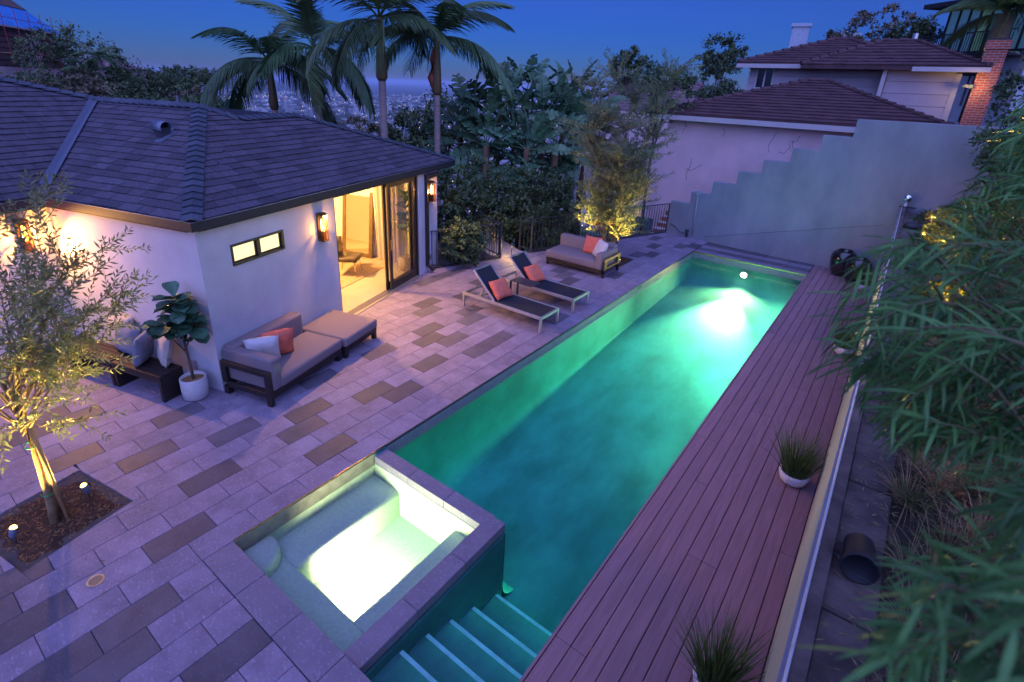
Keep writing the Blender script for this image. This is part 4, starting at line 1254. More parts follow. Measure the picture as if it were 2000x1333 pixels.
# --- corner sofa near the far olive tree
s2 = thing('sofa', 'grey outdoor corner sofa beside the lit olive tree at the far end', 'sofa', (-7.03, 11.42, 0))
b = B()
b.span((0.0, 0.0, 0.10), (1.70, 0.07, 0.20)); b.span((0.0, 0.82, 0.10), (1.70, 0.89, 0.20)); b.span((0.0, 0.07, 0.10), (0.07, 0.82, 0.20)); b.span((1.55, 0.07, 0.10), (1.62, 0.82, 0.20))
b.build('base_frame', 'dark_wood', s2, bevel=0.003)
for x in (0.0, ):
    for y in (0.0, 0.82): B().span((x + .005, y + .005, 0), (x + 0.07, y + 0.065, 0.10)).build('leg', 'dark_wood', s2)
b = B()
b.span((1.64, 0.0, 0.0), (1.705, 0.07, 0.42)); b.span((1.64, 0.82, 0.0), (1.705, 0.89, 0.42))
b.build('arm_post', 'dark_wood', s2, bevel=0.003)
b = B(); b.span((1.64, 0.0, 0.42), (1.708, 0.89, 0.485)); b.span((1.645, 0.07, 0.20), (1.707, 0.82, 0.26)); b.span((1.646, 0.071, 0.26), (1.706, 0.13, 0.42)); b.span((1.646, 0.76, 0.26), (1.706, 0.819, 0.42))
b.build('arm_frame', 'teak', s2, bevel=0.004)
soft(B().span((-0.02, -0.03, 0.20), (1.46, 0.70, 0.40)), 'seat_cushion', 'upholstery', s2)
soft(B().span((-0.02, 0.67, 0.20), (1.60, 0.90, 0.70)), 'back_cushion', 'upholstery', s2, 0.05)
soft(B().span((1.44, -0.03, 0.20), (1.635, 0.86, 0.62)), 'arm_cushion', 'upholstery', s2, 0.04)
pillow('orange cushion on the corner sofa by the olive tree', 'orange_cloth', (-6.00, 11.92, 0.40), (R(-24), 0, R(6)), 0.46, 0.46, 0.17, 'cushions on the terrace seats')
pillow('white cushion on the corner sofa by the olive tree', 'white_cloth', (-5.74, 11.72, 0.40), (R(-26), 0, R(-40)), 0.48, 0.47, 0.17, 'cushions on the terrace seats')

# --- two sun loungers and the little table between them
def lounger(loc, label):
    t = thing('sun_lounger', label, 'sun lounger', loc, 0, 'sun loungers by the pool')
    L_, W_, zt = 1.99, 0.66, 0.32
    b = B()
    for y in (0.0225, W_ - 0.0225): b.span((0, y - 0.0225, zt - 0.06), (L_, y + 0.0225, zt))
    for x in (0.0225, L_ - 0.0225): b.span((x - 0.0225, 0.045, zt - 0.058), (x + 0.0225, W_ - 0.045, zt - 0.002))
    b.span((0.75, 0.045, zt - 0.055), (0.79, W_ - 0.045, zt - 0.015))
    b.build('frame', 'aluminium', t, bevel=0.004)
    for x in (0.0225, L_ - 0.0225):
        for y in (0.0225, W_ - 0.0225):
            B().span((x - 0.022, y - 0.022, 0), (x + 0.022, y + 0.022, zt - 0.06)).build('leg', 'aluminium', t, bevel=0.003)
    B().span((0.79, 0.045, zt - 0.016), (L_ - 0.045, W_ - 0.045, zt - 0.006)).build('seat_sling', 'sling', t)
    bk = bpy.data.objects.new('backrest', None); link(bk, t); bk.location = (0.80, 0, zt - 0.01); bk.rotation_euler = (0, R(44), 0)
    b = B()
    for y in (0.066, W_ - 0.066): b.span((-0.78, y - 0.016, -0.018), (0, y + 0.016, 0.018))
    b.span((-0.78, 0.082, -0.018), (-0.748, W_ - 0.082, 0.018))
    b.build('frame', 'aluminium', bk, bevel=0.003)
    B().span((-0.748, 0.082, -0.004), (0.0, W_ - 0.082, 0.006)).build('back_sling', 'sling', bk)
    b = B()
    for y in (0.11, W_ - 0.11): b.bar((0.52, y, 0.56), (0.38, y, zt - 0.05), 0.02, 0.02)
    b.span((0.36, 0.05, zt - 0.06), (0.39, W_ - 0.05, zt - 0.03))
    b.build('prop', 'aluminium', t)
    return t
lounger((-6.775, 7.755, 0), 'black sling sun lounger nearer to the house door')
lounger((-6.78, 9.00, 0), 'black sling sun lounger nearer to the grey corner sofa')
pillow('orange cushion propped on the sun lounger nearer to the house door', 'orange_cloth', (-5.86, 8.05, 0.34), (R(-42), 0, R(83)), 0.46, 0.44, 0.16, 'cushions on the terrace seats')
pillow('orange cushion propped on the sun lounger nearer to the corner sofa', 'orange_cloth', (-5.88, 9.33, 0.34), (R(-42), 0, R(86)), 0.46, 0.44, 0.16, 'cushions on the terrace seats')
tb = thing('side_table', 'small black metal side table between the two sun loungers', 'table', (-6.16, 8.60, 0))
B().box((0.28, 0.165, 0.50), (0.56, 0.33, 0.014)).build('top', 'black_metal', tb, bevel=0.003)
for y in (0.03, 0.30):
    b = B().span((-0.006, y - 0.03, 0.012), (0.006, y + 0.03, 0.492)); b.build('leg', 'black_metal', tb)
B().span((-0.006, 0.0, 0.0), (0.44, 0.33, 0.012)).build('base', 'black_metal', tb)

# --- benches with cushions along the left wall
def bench_seat(x0, x1, label):
    t = hthing('bench', label, 'bench', x0, -0.58, 0.0, group='slatted benches by the house wall')
    L_ = x1 - x0
    for i in range(5): B().span((0.0, 0.004 + 0.074 * i, 0.375), (L_, 0.070 + 0.074 * i, 0.42)).build('slat', 'dark_wood', t, bevel=0.003)
    for x in (0.0, L_ - 0.055): B().span((x, 0.006, 0.0), (x + 0.055, 0.364, 0.374)).build('side_panel', 'dark_wood', t, bevel=0.003)
    B().span((0.056, 0.006, 0.31), (L_ - 0.056, 0.03, 0.373)).build('apron', 'dark_wood', t)
bench_seat(-1.49, -0.48, 'dark slatted bench nearer to the potted fig')
bench_seat(-2.53, -1.52, 'dark slatted bench half hidden behind the olive foliage')
G2 = 'cushions on the benches'
pillow('cream cushion at the back of the benches, behind the big blue grey one', 'cream_cloth', hp(-1.86, -0.17, 0.42), (R(-14), 0, HA + R(0)), 0.50, 0.50, 0.17, G2)
pillow('big blue grey cushion standing where the two benches meet', 'blue_cloth', hp(-1.52, -0.30, 0.42), (R(-16), 0, HA + R(-4)), 0.52, 0.46, 0.20, G2)
pillow('narrow blue grey cushion turned sideways on the bench nearer to the fig', 'blue_cloth', hp(-1.10, -0.36, 0.42), (R(-12), 0, HA + R(-62)), 0.44, 0.46, 0.17, G2)
pillow('cream cushion behind the fig trunk at the bench end', 'cream_cloth', hp(-0.82, -0.25, 0.42), (R(-16), 0, HA + R(-30)), 0.48, 0.46, 0.18, G2)

# --- fiddle leaf fig in a white pot
fg = hthing('potted_fig', 'fiddle leaf fig with big dark leaves in a round white pot', 'potted plant', -0.23, -0.27, 0.0)
B().lathe([(0.0, 0.0), (0.13, 0.0), (0.165, 0.03), (0.175, 0.15), (0.172, 0.33), (0.160, 0.34), (0.152, 0.33), (0.150, 0.26), (0.0, 0.26)], 32).build('pot', 'white_ceramic', fg, smooth=True)
B().lathe([(0.0, 0.305), (0.08, 0.31), (0.151, 0.29)], 24).build('soil', 'wood_chip', fg, smooth=True)
stem = [(0.01, 0, 0.28), (0.0, 0.0, 0.55), (-0.02, 0.0, 0.85), (-0.01, 0.01, 1.15), (-0.02, 0.0, 1.50)]
b = B().tube(stem, [0.022, 0.019, 0.017, 0.013, 0.008], 10)
b.tube([(-0.01, 0, 0.72), (-0.12, -0.05, 0.88), (-0.22, -0.08, 1.05)], [0.012, 0.009, 0.006], 8)
b.tube([(-0.015, 0, 0.80), (0.10, 0.02, 0.98), (0.16, 0.0, 1.15)], [0.012, 0.009, 0.006], 8)
b.build('stem', 'bark', fg, smooth=True)
def fiddle():
    rows_, n = [], 9
    for i in range(n + 1):
        t = i / n
        w = 0.5 * (0.10 + 0.55 * math.sin(math.pi * min(1, t * 0.62 + 0.06)) ** 1.2 + 0.28 * math.sin(math.pi * t) ** 2 * t) * (1 if t < 0.86 else max(0.0, 1 - ((t - 0.86) / 0.14) ** 2))
        z = -0.10 * t * t
        rows_.append([(t, s_ * w * f_, z + 0.10 * w * f_ * f_ * 4 + 0.012 * math.sin(t * 17 + s_ * 2) * f_) for s_, f_ in ((-1, 1), (-1, .5), (0, 0), (1, .5), (1, 1))])
    return rows_
fr_ = fiddle()
proto = None
spots = [(stem[4], 11, 0.0), (stem[3], 12, 0.0), ((-0.22, -0.08, 1.05), 11, 0.0), ((0.16, 0.0, 1.15), 12, 0.0), ((-0.02, 0, 1.34), 10, 0), ((-0.015, 0.0, 1.0), 6, 0), ((0.10, -0.05, 1.35), 7, 0), ((-0.14, 0.05, 1.3), 7, 0)]
for (c, n_, _z) in spots:
    for i in range(n_):
        a = i * 2.4 + rng.uniform(-.4, .4)
        el = R(rng.uniform(-30, 40))
        sc_ = rng.uniform(0.21, 0.31)
        cpos = (c[0] + rng.uniform(-.03, .03), c[1] + rng.uniform(-.03, .03), c[2] + rng.uniform(-.08, .1))
        if proto is None:
            vs = [p for row in fr_ for p in row]
            fs = [(j * 5 + k_, j * 5 + k_ + 1, (j + 1) * 5 + k_ + 1, (j + 1) * 5 + k_) for j in range(9) for k_ in range(4)]
            proto = mesh_obj('leaf', vs, fs, 'fig_leaf', fg, smooth=True)
            o = proto
            o.location, o.rotation_euler, o.scale = cpos, (rng.uniform(-.3, .3), -el, a), (sc_,) * 3
        else:
            inst(proto, 'leaf', fg, cpos, (rng.uniform(-.3, .3), -el, a), (sc_,) * 3)

# --- indoor plant behind the glass
ip = hthing('indoor_plant', 'leafy green plant standing in the room behind the closed glass panel', 'potted plant', -0.50, 5.98)
B().tube([(0, 0, 0.05), (0.02, 0, 0.8), (0.0, 0.02, 1.7)], [0.015, 0.013, 0.008], 8).build('stem', 'bark', ip)
for i in range(26):
    a = i * 2.4; z = 0.95 + 1.0 * i / 26
    inst(proto, 'leaf', ip, (0, 0, z), (rng.uniform(-.3, .3), -R(rng.uniform(-20, 50)), a), (rng.uniform(.2, .28),) * 3)

# --- bowls of ornamental grass and the black urns on the deck
def grass_bowl(loc, label, h=0.62, n=420):
    t = thing('grass_bowl', label, 'potted plant', loc, rng.uniform(0, 6), 'grass bowls on the deck')
    B().lathe([(0.0, 0.0), (0.10, 0.0), (0.145, 0.04), (0.165, 0.10), (0.16, 0.155), (0.145, 0.155), (0.145, 0.12), (0.0, 0.12)], 28).build('bowl', 'woven_white', t, smooth=True)
    b = B()
    for k_ in range(6): b.lathe([(0.128 + 0.008 * k_, 0.03 + 0.02 * k_), (0.140 + 0.007 * k_, 0.037 + 0.02 * k_), (0.128 + 0.008 * k_, 0.047 + 0.02 * k_)], 28)
    b.build('weave', 'woven_white', t)
    a = nrng.uniform(0, 2 * math.pi, n); rr = 0.12 * np.sqrt(nrng.random(n))
    P = np.stack([rr * np.cos(a), rr * np.sin(a), np.full(n, 0.11)], 1)
    D = unit(np.stack([np.cos(a) * rr * 3.2, np.sin(a) * rr * 3.2, np.ones(n)], 1) + nrng.normal(size=(n, 3)) * 0.10)
    V, F = blade_mesh(P, D, rand_dirs(n), h * nrng.uniform(0.55, 1.1, n), 0.008 * nrng.uniform(.7, 1.3, n), nrng.uniform(0.1, 0.7, n), 4, taper=0.7)
    tag(np_obj('grass', V, F, 'grass_blade', t), kind='stuff')
grass_bowl((-0.13, 6.36, 0), 'grass in a white woven bowl alone on the near half of the deck')
grass_bowl((-0.07, 10.85, 0), 'grass in a white woven bowl under the overhanging shrub leaves mid deck')
grass_bowl((-0.10, 15.30, 0), 'grass in a white woven bowl in front of the black urns')
q = sight_z(1392, 1352, 0)
grass_bowl((q.x, q.y, 0), 'grass clump cut by the bottom edge of the picture', 0.60)
def urn(loc, label, s=1.0):
    t = thing('black_urn', label, 'urn', loc, rng.uniform(0, 6), 'black urns in the corner')
    B().lathe([(r_ * s, z * s) for r_, z in ((0.0, 0.0), (0.17, 0.0), (0.225, 0.12), (0.265, 0.30), (0.275, 0.42), (0.25, 0.53), (0.19, 0.59), (0.155, 0.60), (0.145, 0.585), (0.13, 0.4), (0, 0.38))], 36).build('body', 'black_glaze', t, smooth=True)
    B().lathe([(r_ * s, z * s) for r_, z in ((0.152, 0.595), (0.162, 0.603), (0.152, 0.612), (0.142, 0.603))], 36).build('rim', 'black_glaze', t, smooth=True)
urn((-0.72, 16.28, 0), 'glossy black urn standing closest to the stepped wall', 1.12)
urn((-0.34, 15.80, 0), 'glossy black urn half covered by a clump of grass', 1.08)

# stray leaves on the paving round the near bed
k_ = 110
ang_ = nrng.uniform(0, 6.283, k_); rr_ = 0.75 + 1.6 * nrng.random(k_) ** 2
P = np.stack([-6.2 + rr_ * np.cos(ang_), 0.6 + rr_ * np.sin(ang_), np.full(k_, 0.005)], 1)
V, F = leaf_mesh(P, nrng.normal(size=(k_, 3)) * np.array([1, 1, .05]), np.tile([0, 0, 1.0], (k_, 1)) + nrng.normal(size=(k_, 3)) * .2, nrng.uniform(.03, .065, k_), .011)
tag(np_obj('stray_leaves', V, F, 'wood_chip', patio), kind='stuff')

# --- railings
def railing(name, label, pts, h=0.98, space=0.115, ends=True):
    t = thing(name, label, 'railing', (0, 0, 0), 0, 'black railings at the terrace edge')
    pts = [Vector(p) for p in pts]
    for a, e in zip(pts[:-1], pts[1:]):
        d = e - a
        up = Vector((0, 0, h))
        B().bar(a + up, e + up, 0.05, 0.018).build('top_rail', 'black_metal', t, bevel=0.003)
        B().bar(a + Vector((0, 0, 0.09)), e + Vector((0, 0, 0.09)), 0.03, 0.03).build('bottom_rail', 'black_metal', t)
        n = max(2, int(d.length / space))
        for i in range(1, n):
            p = a + d * (i / n)
            B().box((0, 0, 0), (0.014, 0.014, h - 0.105)).build('baluster', 'black_metal', t, loc=p + Vector((0, 0, (h + 0.087) / 2)), rot=(0, 0, math.atan2(d.y, d.x)))
    for p in pts:
        B().box((0, 0, 0), (0.045, 0.045, h)).build('post', 'black_metal', t, bevel=0.003, loc=p + Vector((0, 0, h / 2 - 0.01)))
z0 = 0.0
q1 = sight_z(925, 415, 0.98); q2 = sight_z(980, 408, 0.98); q3 = sight_z(1018, 422, 0.98)
railing('railing', 'black railing running from the house corner to the landing', [(R1A.x, R1A.y, 0), (R1B.x, R1B.y, 0)])
railing('railing', 'black railing turning back along the left side of the landing', [(R1B.x - 0.05, R1B.y + 0.01, 0), (q1.x, q1.y, 0), (q2.x, q2.y, 0)])
railing('railing', 'long black railing behind the corner sofa up to the stepped wall', [(q3.x, q3.y, 0), (R2A.x, R2A.y, 0), (R2B.x, R2B.y, 0)])
b = B()
d1 = (R1B - R1A).normalized(); d2 = (R2B - R2A).normalized()
b.bar((R1A.x - 0.03, R1A.y, -0.10), (R1B.x - 0.03, R1B.y, -0.10), 0.12, 0.24); b.bar((R2A.x - 0.03, R2A.y, -0.10), (R2B.x - 0.03, R2B.y, -0.10), 0.12, 0.24)
tag(b.build('kerb', 'stone_dark'), kind='structure')
ln = B().prism([(R1B.x + 0.0, R1B.y), (R2A.x, R2A.y), (q3.x, q3.y), (q3.x - 1.2, q3.y + 0.6), (q1.x, q1.y)], -0.2, -0.03).build('landing', 'landing')
tag(ln, kind='structure')
for i, (px, py) in enumerate(((187, 1135), (918, 605), (1205, 543))):
    q = sight_z(px, py, 0)
    t = thing('floor_drain', ['round slotted drain cover in the paving near the hot tub', 'round drain cover in the paving by the nearer sun lounger', 'round drain cover beside the corner sofa arm'][i], 'drain', (q.x, q.y, 0.0035), 0.6, 'drain covers in the paving')
    B().lathe([(0.055, 0), (0.07, 0.001), (0.07, 0.004), (0.055, 0.004)], 24).build('ring', 'aluminium', t)
    B().lathe([(0.0, -0.001), (0.055, -0.001), (0.055, 0.0005), (0, 0.0005)], 24).build('well', 'black_metal', t)
    for k_ in range(-4, 5): B().box((k_ * 0.012, 0, 0.002), (0.005, 2 * math.sqrt(max(0, 0.055 ** 2 - (k_ * 0.012) ** 2)), 0.003)).build('slat', 'aluminium', t)

# ================================================================== planting
class Leafer:
    def __init__(s): s.P, s.D, s.N = [], [], []
    def twig(s, pts, gap, spread=0.9, start=0.1):
        pts = np.array(pts, float)
        seg = np.linalg.norm(np.diff(pts, axis=0), axis=1)
        cum = np.concatenate([[0], np.cumsum(seg)])
        L_ = cum[-1]
        n = max(2, int(L_ * (1 - start) / gap))
        for i in range(n):
            t = L_ * start + L_ * (1 - start) * i / (n - 1)
            j = min(np.searchsorted(cum, t, 'right') - 1, len(seg) - 1)
            p = pts[j] + (pts[j + 1] - pts[j]) * ((t - cum[j]) / max(seg[j], 1e-6))
            d = (pts[j + 1] - pts[j]) / max(seg[j], 1e-6)
            a = nrng.normal(size=3); a -= d * (a @ d); a /= np.linalg.norm(a) + 1e-9
            for sgn in (1, -1):
                s.P.append(p); s.D.append(d * nrng.uniform(0.5, 1.1) + a * sgn * spread + nrng.normal(size=3) * 0.18); s.N.append(np.cross(d, a) + nrng.normal(size=3) * 0.4)
        s.P.append(pts[-1]); s.D.append(pts[-1] - pts[-2]); s.N.append([0, 0, 1])
    def build(s, name, L_, W_, m, parent):
        P, D, N = map(lambda a: np.array(a, float), (s.P, s.D, s.N))
        n = len(P)
        V, F = leaf_mesh(P, D, N, L_ * nrng.uniform(0.6, 1.2, n), W_ * nrng.uniform(0.8, 1.2, n), 0.15)
        return np_obj(name, V, F, m, parent)
def curve(a, e, sag, n=5, jit=0.03):
    a, e = Vector(a), Vector(e)
    L_ = (e - a).length
    return [a.lerp(e, i / n) + Vector((0, 0, sag * L_ * math.sin(math.pi * i / n))) + Vector((rng.gauss(0, jit), rng.gauss(0, jit), rng.gauss(0, jit))) * L_ * (0 < i < n) for i in range(n + 1)]

# --- staked olive tree in the near planting bed
mb = B()
n = 22
cx_, cy_ = -6.2, 0.6
e1, e2 = Vector((1.01, 0.20)), Vector((-0.23, 1.0))
o_ = Vector((-6.59, 0.0))
vs = []
for j in range(n + 1):
    for i in range(n + 1):
        p = o_ + e1 * (i / n) + e2 * (j / n)
        ed = min(i, j, n - i, n - j) / 4
        vs.append((p.x, p.y, -0.045 + min(1, ed) * 0.05 + 0.02 * mnoise.noise((p.x * 7, p.y * 7, 0)) + 0.012 * mnoise.noise((p.x * 23, p.y * 23, 3))))
bed = mesh_obj('planting_bed', vs, [(j * (n + 1) + i, j * (n + 1) + i + 1, (j + 1) * (n + 1) + i + 1, (j + 1) * (n + 1) + i) for j in range(n) for i in range(n)], 'mulch', smooth=True)
tag(bed, kind='structure')
k_ = 420
uv = nrng.random((k_, 2)) * 0.94 + 0.03
P = np.array([[*(o_ + e1 * u + e2 * v_), 0.012 + nrng.random() * 0.012] for u, v_ in uv])
D = unit(nrng.normal(size=(k_, 3)) * np.array([1, 1, 0.12]))
V, F = leaf_mesh(P, D, np.tile([0, 0, 1.0], (k_, 1)) + nrng.normal(size=(k_, 3)) * .3, nrng.uniform(0.03, 0.07, k_), nrng.uniform(0.008, 0.014, k_))
tag(np_obj('bark_chips', V, F, 'wood_chip', bed), kind='stuff')
B().span((-6.60, 12.60, -0.06), (-5.40, 13.54, -0.012)).build('far_planting_bed', 'mulch')
tag(bpy.data.objects['far_planting_bed'], kind='structure')

OT = Vector((-6.12, 0.60, 0))
ol = thing('olive_tree', 'young olive tree tied to a stake in the mulch bed at left', 'tree', OT)
b = B()
b.tube([(0.03, -0.02, -0.05), (0.02, 0, 0.3), (-0.01, 0.02, 0.8), (0.02, 0.0, 1.3), (0.0, 0.02, 1.75)], [0.05, 0.037, 0.032, 0.028, 0.02], 12)
b.tube([(-0.07, 0.05, -0.05), (-0.04, 0.03, 0.35), (-0.025, 0.02, 0.8), (-0.06, 0.05, 1.3)], [0.032, 0.024, 0.022, 0.016], 10)
lf = Leafer()
special = [(115, 345, 6.0), (235, 462, 6.1), (225, 500, 5.9), (300, 545, 5.8), (262, 590, 5.7), (240, 570, 6.0), (180, 690, 5.6), (160, 822, 5.7), (130, 360, 6.4), (190, 640, 5.6), (205, 540, 5.9), (70, 380, 5.8), (20, 400, 5.7),
           (170, 610, 5.7), (150, 500, 5.9), (110, 450, 6.0), (185, 720, 5.8), (90, 800, 5.6), (60, 430, 6.2), (125, 570, 5.5), (140, 660, 5.5), (70, 620, 5.3), (30, 520, 5.3), (95, 720, 5.4), (30, 700, 5.3), (15, 850, 5.8), (60, 560, 5.4), (100, 520, 5.6), (120, 745, 5.5), (55, 680, 5.3)]
ends = [sight(px, py, dd) - OT for px, py, dd in special]
for i in range(16):
    d = Vector(tuple(rand_dirs(1)[0]))
    ends.append(Vector((d.x * 0.95, d.y * 0.95, 2.0 + d.z * 0.85)))
for e in ends:
    s0 = Vector((rng.uniform(-.04, .04), rng.uniform(-.04, .04), rng.uniform(1.05, 1.75)))
    if e.z < 1.3: s0.z = rng.uniform(1.0, 1.3)
    c = curve(s0, e, rng.uniform(0.02, 0.14), 6, 0.035)
    b.tube(c, [0.012, 0.010, 0.008, 0.006, 0.0045, 0.003, 0.0015], 5, cap=False)
    lf.twig(c[2:], 0.038)
    for j in (2, 3, 4, 4, 5, 5):
        d = (Vector(tuple(rand_dirs(1)[0])) * 0.7 + (c[-1] - c[0]).normalized() * 0.8 + Vector((0, 0, -0.05))).normalized()
        t_ = curve(c[j], c[j] + d * rng.uniform(0.18, 0.40), rng.uniform(-0.05, 0.08), 3, 0.03)
        b.tube(t_, [0.004, 0.003, 0.002, 0.001], 4, cap=False)
        lf.twig(t_, 0.034)
b.build('trunk', 'olive_bark', ol, smooth=True)
lf.build('crown', 0.078, 0.019, 'olive_leaf', ol)
stk = thing('tree_stake', 'wooden stake tied to the young olive trunk with green tape', 'stake', OT + Vector((0.06, 0.06, 0)))
B().tube([(0.03, 0.02, -0.05), (-0.03, -0.03, 1.45)], 0.021, 10).build('post', 'stake', stk, smooth=True)
for z in (0.36, 0.95):
    B().lathe([(0.058, -0.008), (0.062, 0), (0.058, 0.008), (0.054, 0)], 16).build('tie', 'green_tie', stk, loc=(-0.05, -0.05, z), rot=(R(rng.uniform(-8, 8)), R(8), 0))

YEL = (1.0, 0.66, 0.13)
def uplight(loc, target, label, power, angle=75, group='garden uplights', s=1.0):
    t = thing('uplight', label, 'garden light', loc, 0, group)
    d = (Vector(target) - Vector(loc)).normalized()
    B().tube([(0, 0, -0.04), (0, 0, 0.05)], 0.012 * s, 8).build('spike', 'black_metal', t, smooth=True)
    q = d.to_track_quat('Z', 'Y').to_euler()
    b = B().lathe([(0.0, -0.02), (0.026, -0.02), (0.034, 0.0), (0.036, 0.085), (0.032, 0.09), (0.03, 0.07), (0, 0.07)], 18)
    b.build('housing', 'flashing', t, smooth=True, loc=(0, 0, 0.07), rot=q)
    b = B(); n_ = 12
    B().lathe([(0.0, 0.112), (0.018, 0.108), (0.028, 0.095), (0.031, 0.080)], 18).build('lens', 'spot_lens', t, loc=(0, 0, 0.07), rot=q)
    lamp_spot(t, Vector((0, 0, 0.07)) + d * 0.125, Vector((0, 0, 0.07)) + d * 2, power, YEL, angle, 0.7, 0.03)
uplight((-6.22, 0.92, 0.02), (-6.3, 0.55, 1.9), 'glowing uplight in the mulch nearer to the house', 430, 85)
uplight((-6.06, 0.26, 0.02), (-6.05, 0.7, 1.9), 'glowing uplight in the mulch nearer to the picture edge', 430, 85)

# --- olive with several stems behind the corner sofa, lit from below
O2 = Vector((-6.05, 13.15, 0))
o2 = thing('olive_tree', 'tall many stemmed olive glowing yellow from below behind the corner sofa', 'tree', O2)
b = B(); lf = Leafer()
for i in range(12):
    a = i * 2 * math.pi / 12 + 0.3
    top = Vector((math.cos(a) * rng.uniform(0.3, 1.25), math.sin(a) * rng.uniform(0.3, 1.25), rng.uniform(2.6, 4.4)))
    if i % 3 == 0: top.z = rng.uniform(4.1, 4.8)
    c = curve((math.cos(a) * 0.06, math.sin(a) * 0.06, -0.05), top, 0.0, 8, 0.035)
    b.tube(c, [0.035, 0.03, 0.026, 0.022, 0.018, 0.014, 0.01, 0.006, 0.003], 7, cap=False)
    for j in range(2, 9):
        for k_ in range(13):
            d = Vector(tuple(rand_dirs(1)[0]))
            d.z = abs(d.z) * 0.9 + 0.3
            d.x *= 1.3; d.y *= 1.3
            ln_ = rng.uniform(0.4, 1.0) * (1.0 if j < 7 else 0.8)
            t_ = curve(c[j], c[j] + d.normalized() * ln_, 0.04, 3, 0.03)
            b.tube(t_, [0.006, 0.004, 0.003, 0.001], 4, cap=False)
            lf.twig(t_, 0.036, 0.6)
b.build('trunk', 'olive_bark', o2, smooth=True)
lf.build('crown', 0.10, 0.024, 'olive_far', o2)
uplight((-6.95, 12.75, 0.0), (-6.2, 13.3, 3.3), 'uplight hidden behind the corner sofa under the olive', 560, 60)
uplight((-5.50, 12.68, 0.0), (-6.0, 13.3, 3.3), 'uplight in the far bed beside the corner sofa arm', 560, 60)

# --- hedge shrubs beyond the railing
def bush(name, label, px, py, dist, rx, rz_, n, leaf, m, cat='shrub', group=None, clumps=60, lobes=None, trunk=None, ry=None, hollow=0.45, clump_r=0.3, base=None):
    c = sight(px, py, dist)
    gz = slope_z(c.x, c.y) if base is None else base
    gz = min(gz, c.z - rz_ * 0.6)
    t = thing(name, label, cat, (c.x, c.y, gz), rng.uniform(0, 6), group)
    h = c.z - gz
    lb = lobes or [(0, 0, h, rx, ry or rx, rz_)] + [(rx * 0.5 * math.cos(a), rx * 0.5 * math.sin(a), h + rz_ * rng.uniform(-.3, .3), rx * 0.6, rx * 0.6, rz_ * 0.6) for a in (0.4, 1.7, 2.9, 4.2, 5.4)]
    bushy(t, lb, n, clumps, leaf, m, 'foliage', trunk=trunk or (h, max(0.04, rx * 0.05)), hollow=hollow, clump_r=clump_r)
    return t
HG = 'dark shrubs behind the railing'
for i, (px, py, dd, rx, rz_) in enumerate([(885, 405, 14.6, 0.95, 1.15), (950, 385, 15.4, 1.05, 1.15), (1020, 390, 16.0, 1.1, 1.15), (1085, 405, 17.0, 1.0, 1.1), (900, 475, 13.2, 0.6, 0.6), (1010, 425, 16.6, 1.0, 0.8), (1075, 455, 16.2, 0.8, 0.7)]):
    bush('hedge_shrub', ['dark leafy shrub touching the end of the house', 'tall dark shrub behind the railing corner by the house', 'dark shrub rising above the landing gap in the railings', 'dark shrub left of the lit olive behind the railing',
                         'low dark shrub filling the view through the house side railing', 'low shrub just beyond the landing', 'low shrub behind the left end of the corner sofa'][i],
         px, py, dd, rx, rz_, 5200, 0.115, 'hedge_leaf', group=HG, clumps=110, hollow=0.55, clump_r=0.24)
hl = thing('path_light', 'small warm path light glowing among the shrubs beyond the landing', 'garden light', sight(1000, 478, 13.6))
B().tube([(0, 0, -0.4), (0, 0, 0.0)], 0.012, 8).build('stem', 'black_metal', hl)
B().lathe([(0.0, 0.05), (0.07, 0.0), (0.07, -0.01), (0.0, 0.03)], 16).build('cap', 'black_metal', hl)
lamp_point(hl, (0, 0, -0.06), 26, YEL, 0.03)

# --- giant bird of paradise clump
def paddle(var):
    r2 = random.Random(var)
    n = 13
    vs, fs = [], []
    pet = 0.55
    bl = 0.95
    # petiole
    pb = B().tube([(0, 0, 0), (0.18, 0, 0.02), (0.38, 0, 0.02), (pet, 0, -0.02)], [0.03, 0.022, 0.018, 0.014], 5, cap=False)
    vs, fs = list(pb.v), list(pb.f)
    for s_ in (-1, 1):
        rows_ = []
        tear = 0.0
        for i in range(n + 1):
            t = i / n
            w = 0.27 * math.sin(math.pi * (0.06 + 0.92 * t)) ** 0.55
            x = pet + bl * t
            z = -0.02 - 0.22 * t * t * (0.6 + 0.5 * r2.random() * 0)
            lift = 0.10 + 0.05 * r2.uniform(-1, 1)
            rows_.append([(x, 0, z), (x + 0.03, s_ * w * 0.55, z + w * lift * 2.2), (x + 0.06, s_ * w, z + w * lift * 1.6 - 0.05 * t)])
        i = 0
        while i < n:
            ln_ = min(r2.choice((2, 3, 4)), n - i)
            blk = rows_[i:i + ln_ + 1]
            o = len(vs)
            g = 0.0
            for q, row in enumerate(blk):
                shrink = 0.035 if q == 0 and i > 0 else (-0.035 if q == len(blk) - 1 and i + ln_ < n else 0)
                dz = r2.uniform(-.02, .02)
                vs += [row[0], (row[1][0] + shrink * 0.4, row[1][1], row[1][2]), (row[2][0] + shrink, row[2][1], row[2][2] + dz)]
            for q in range(len(blk) - 1):
                for k_ in range(2):
                    a = o + q * 3 + k_
                    fs.append((a, a + 1, a + 4, a + 3))
            i += ln_
    return vs, fs
pad = []
store = bpy.data.objects.new('x', None)
def pad_mesh(v_):
    vs, fs = paddle(v_)
    me = bpy.data.meshes.new('banana_blade'); me.from_pydata(vs, [], fs); me.polygons.foreach_set('use_smooth', [True] * len(me.polygons)); me.materials.append(M['banana_leaf']); me.update()
    return me
pads = [pad_mesh(v_) for v_ in range(6)]
BG = 'giant bird of paradise plants beyond the terrace'
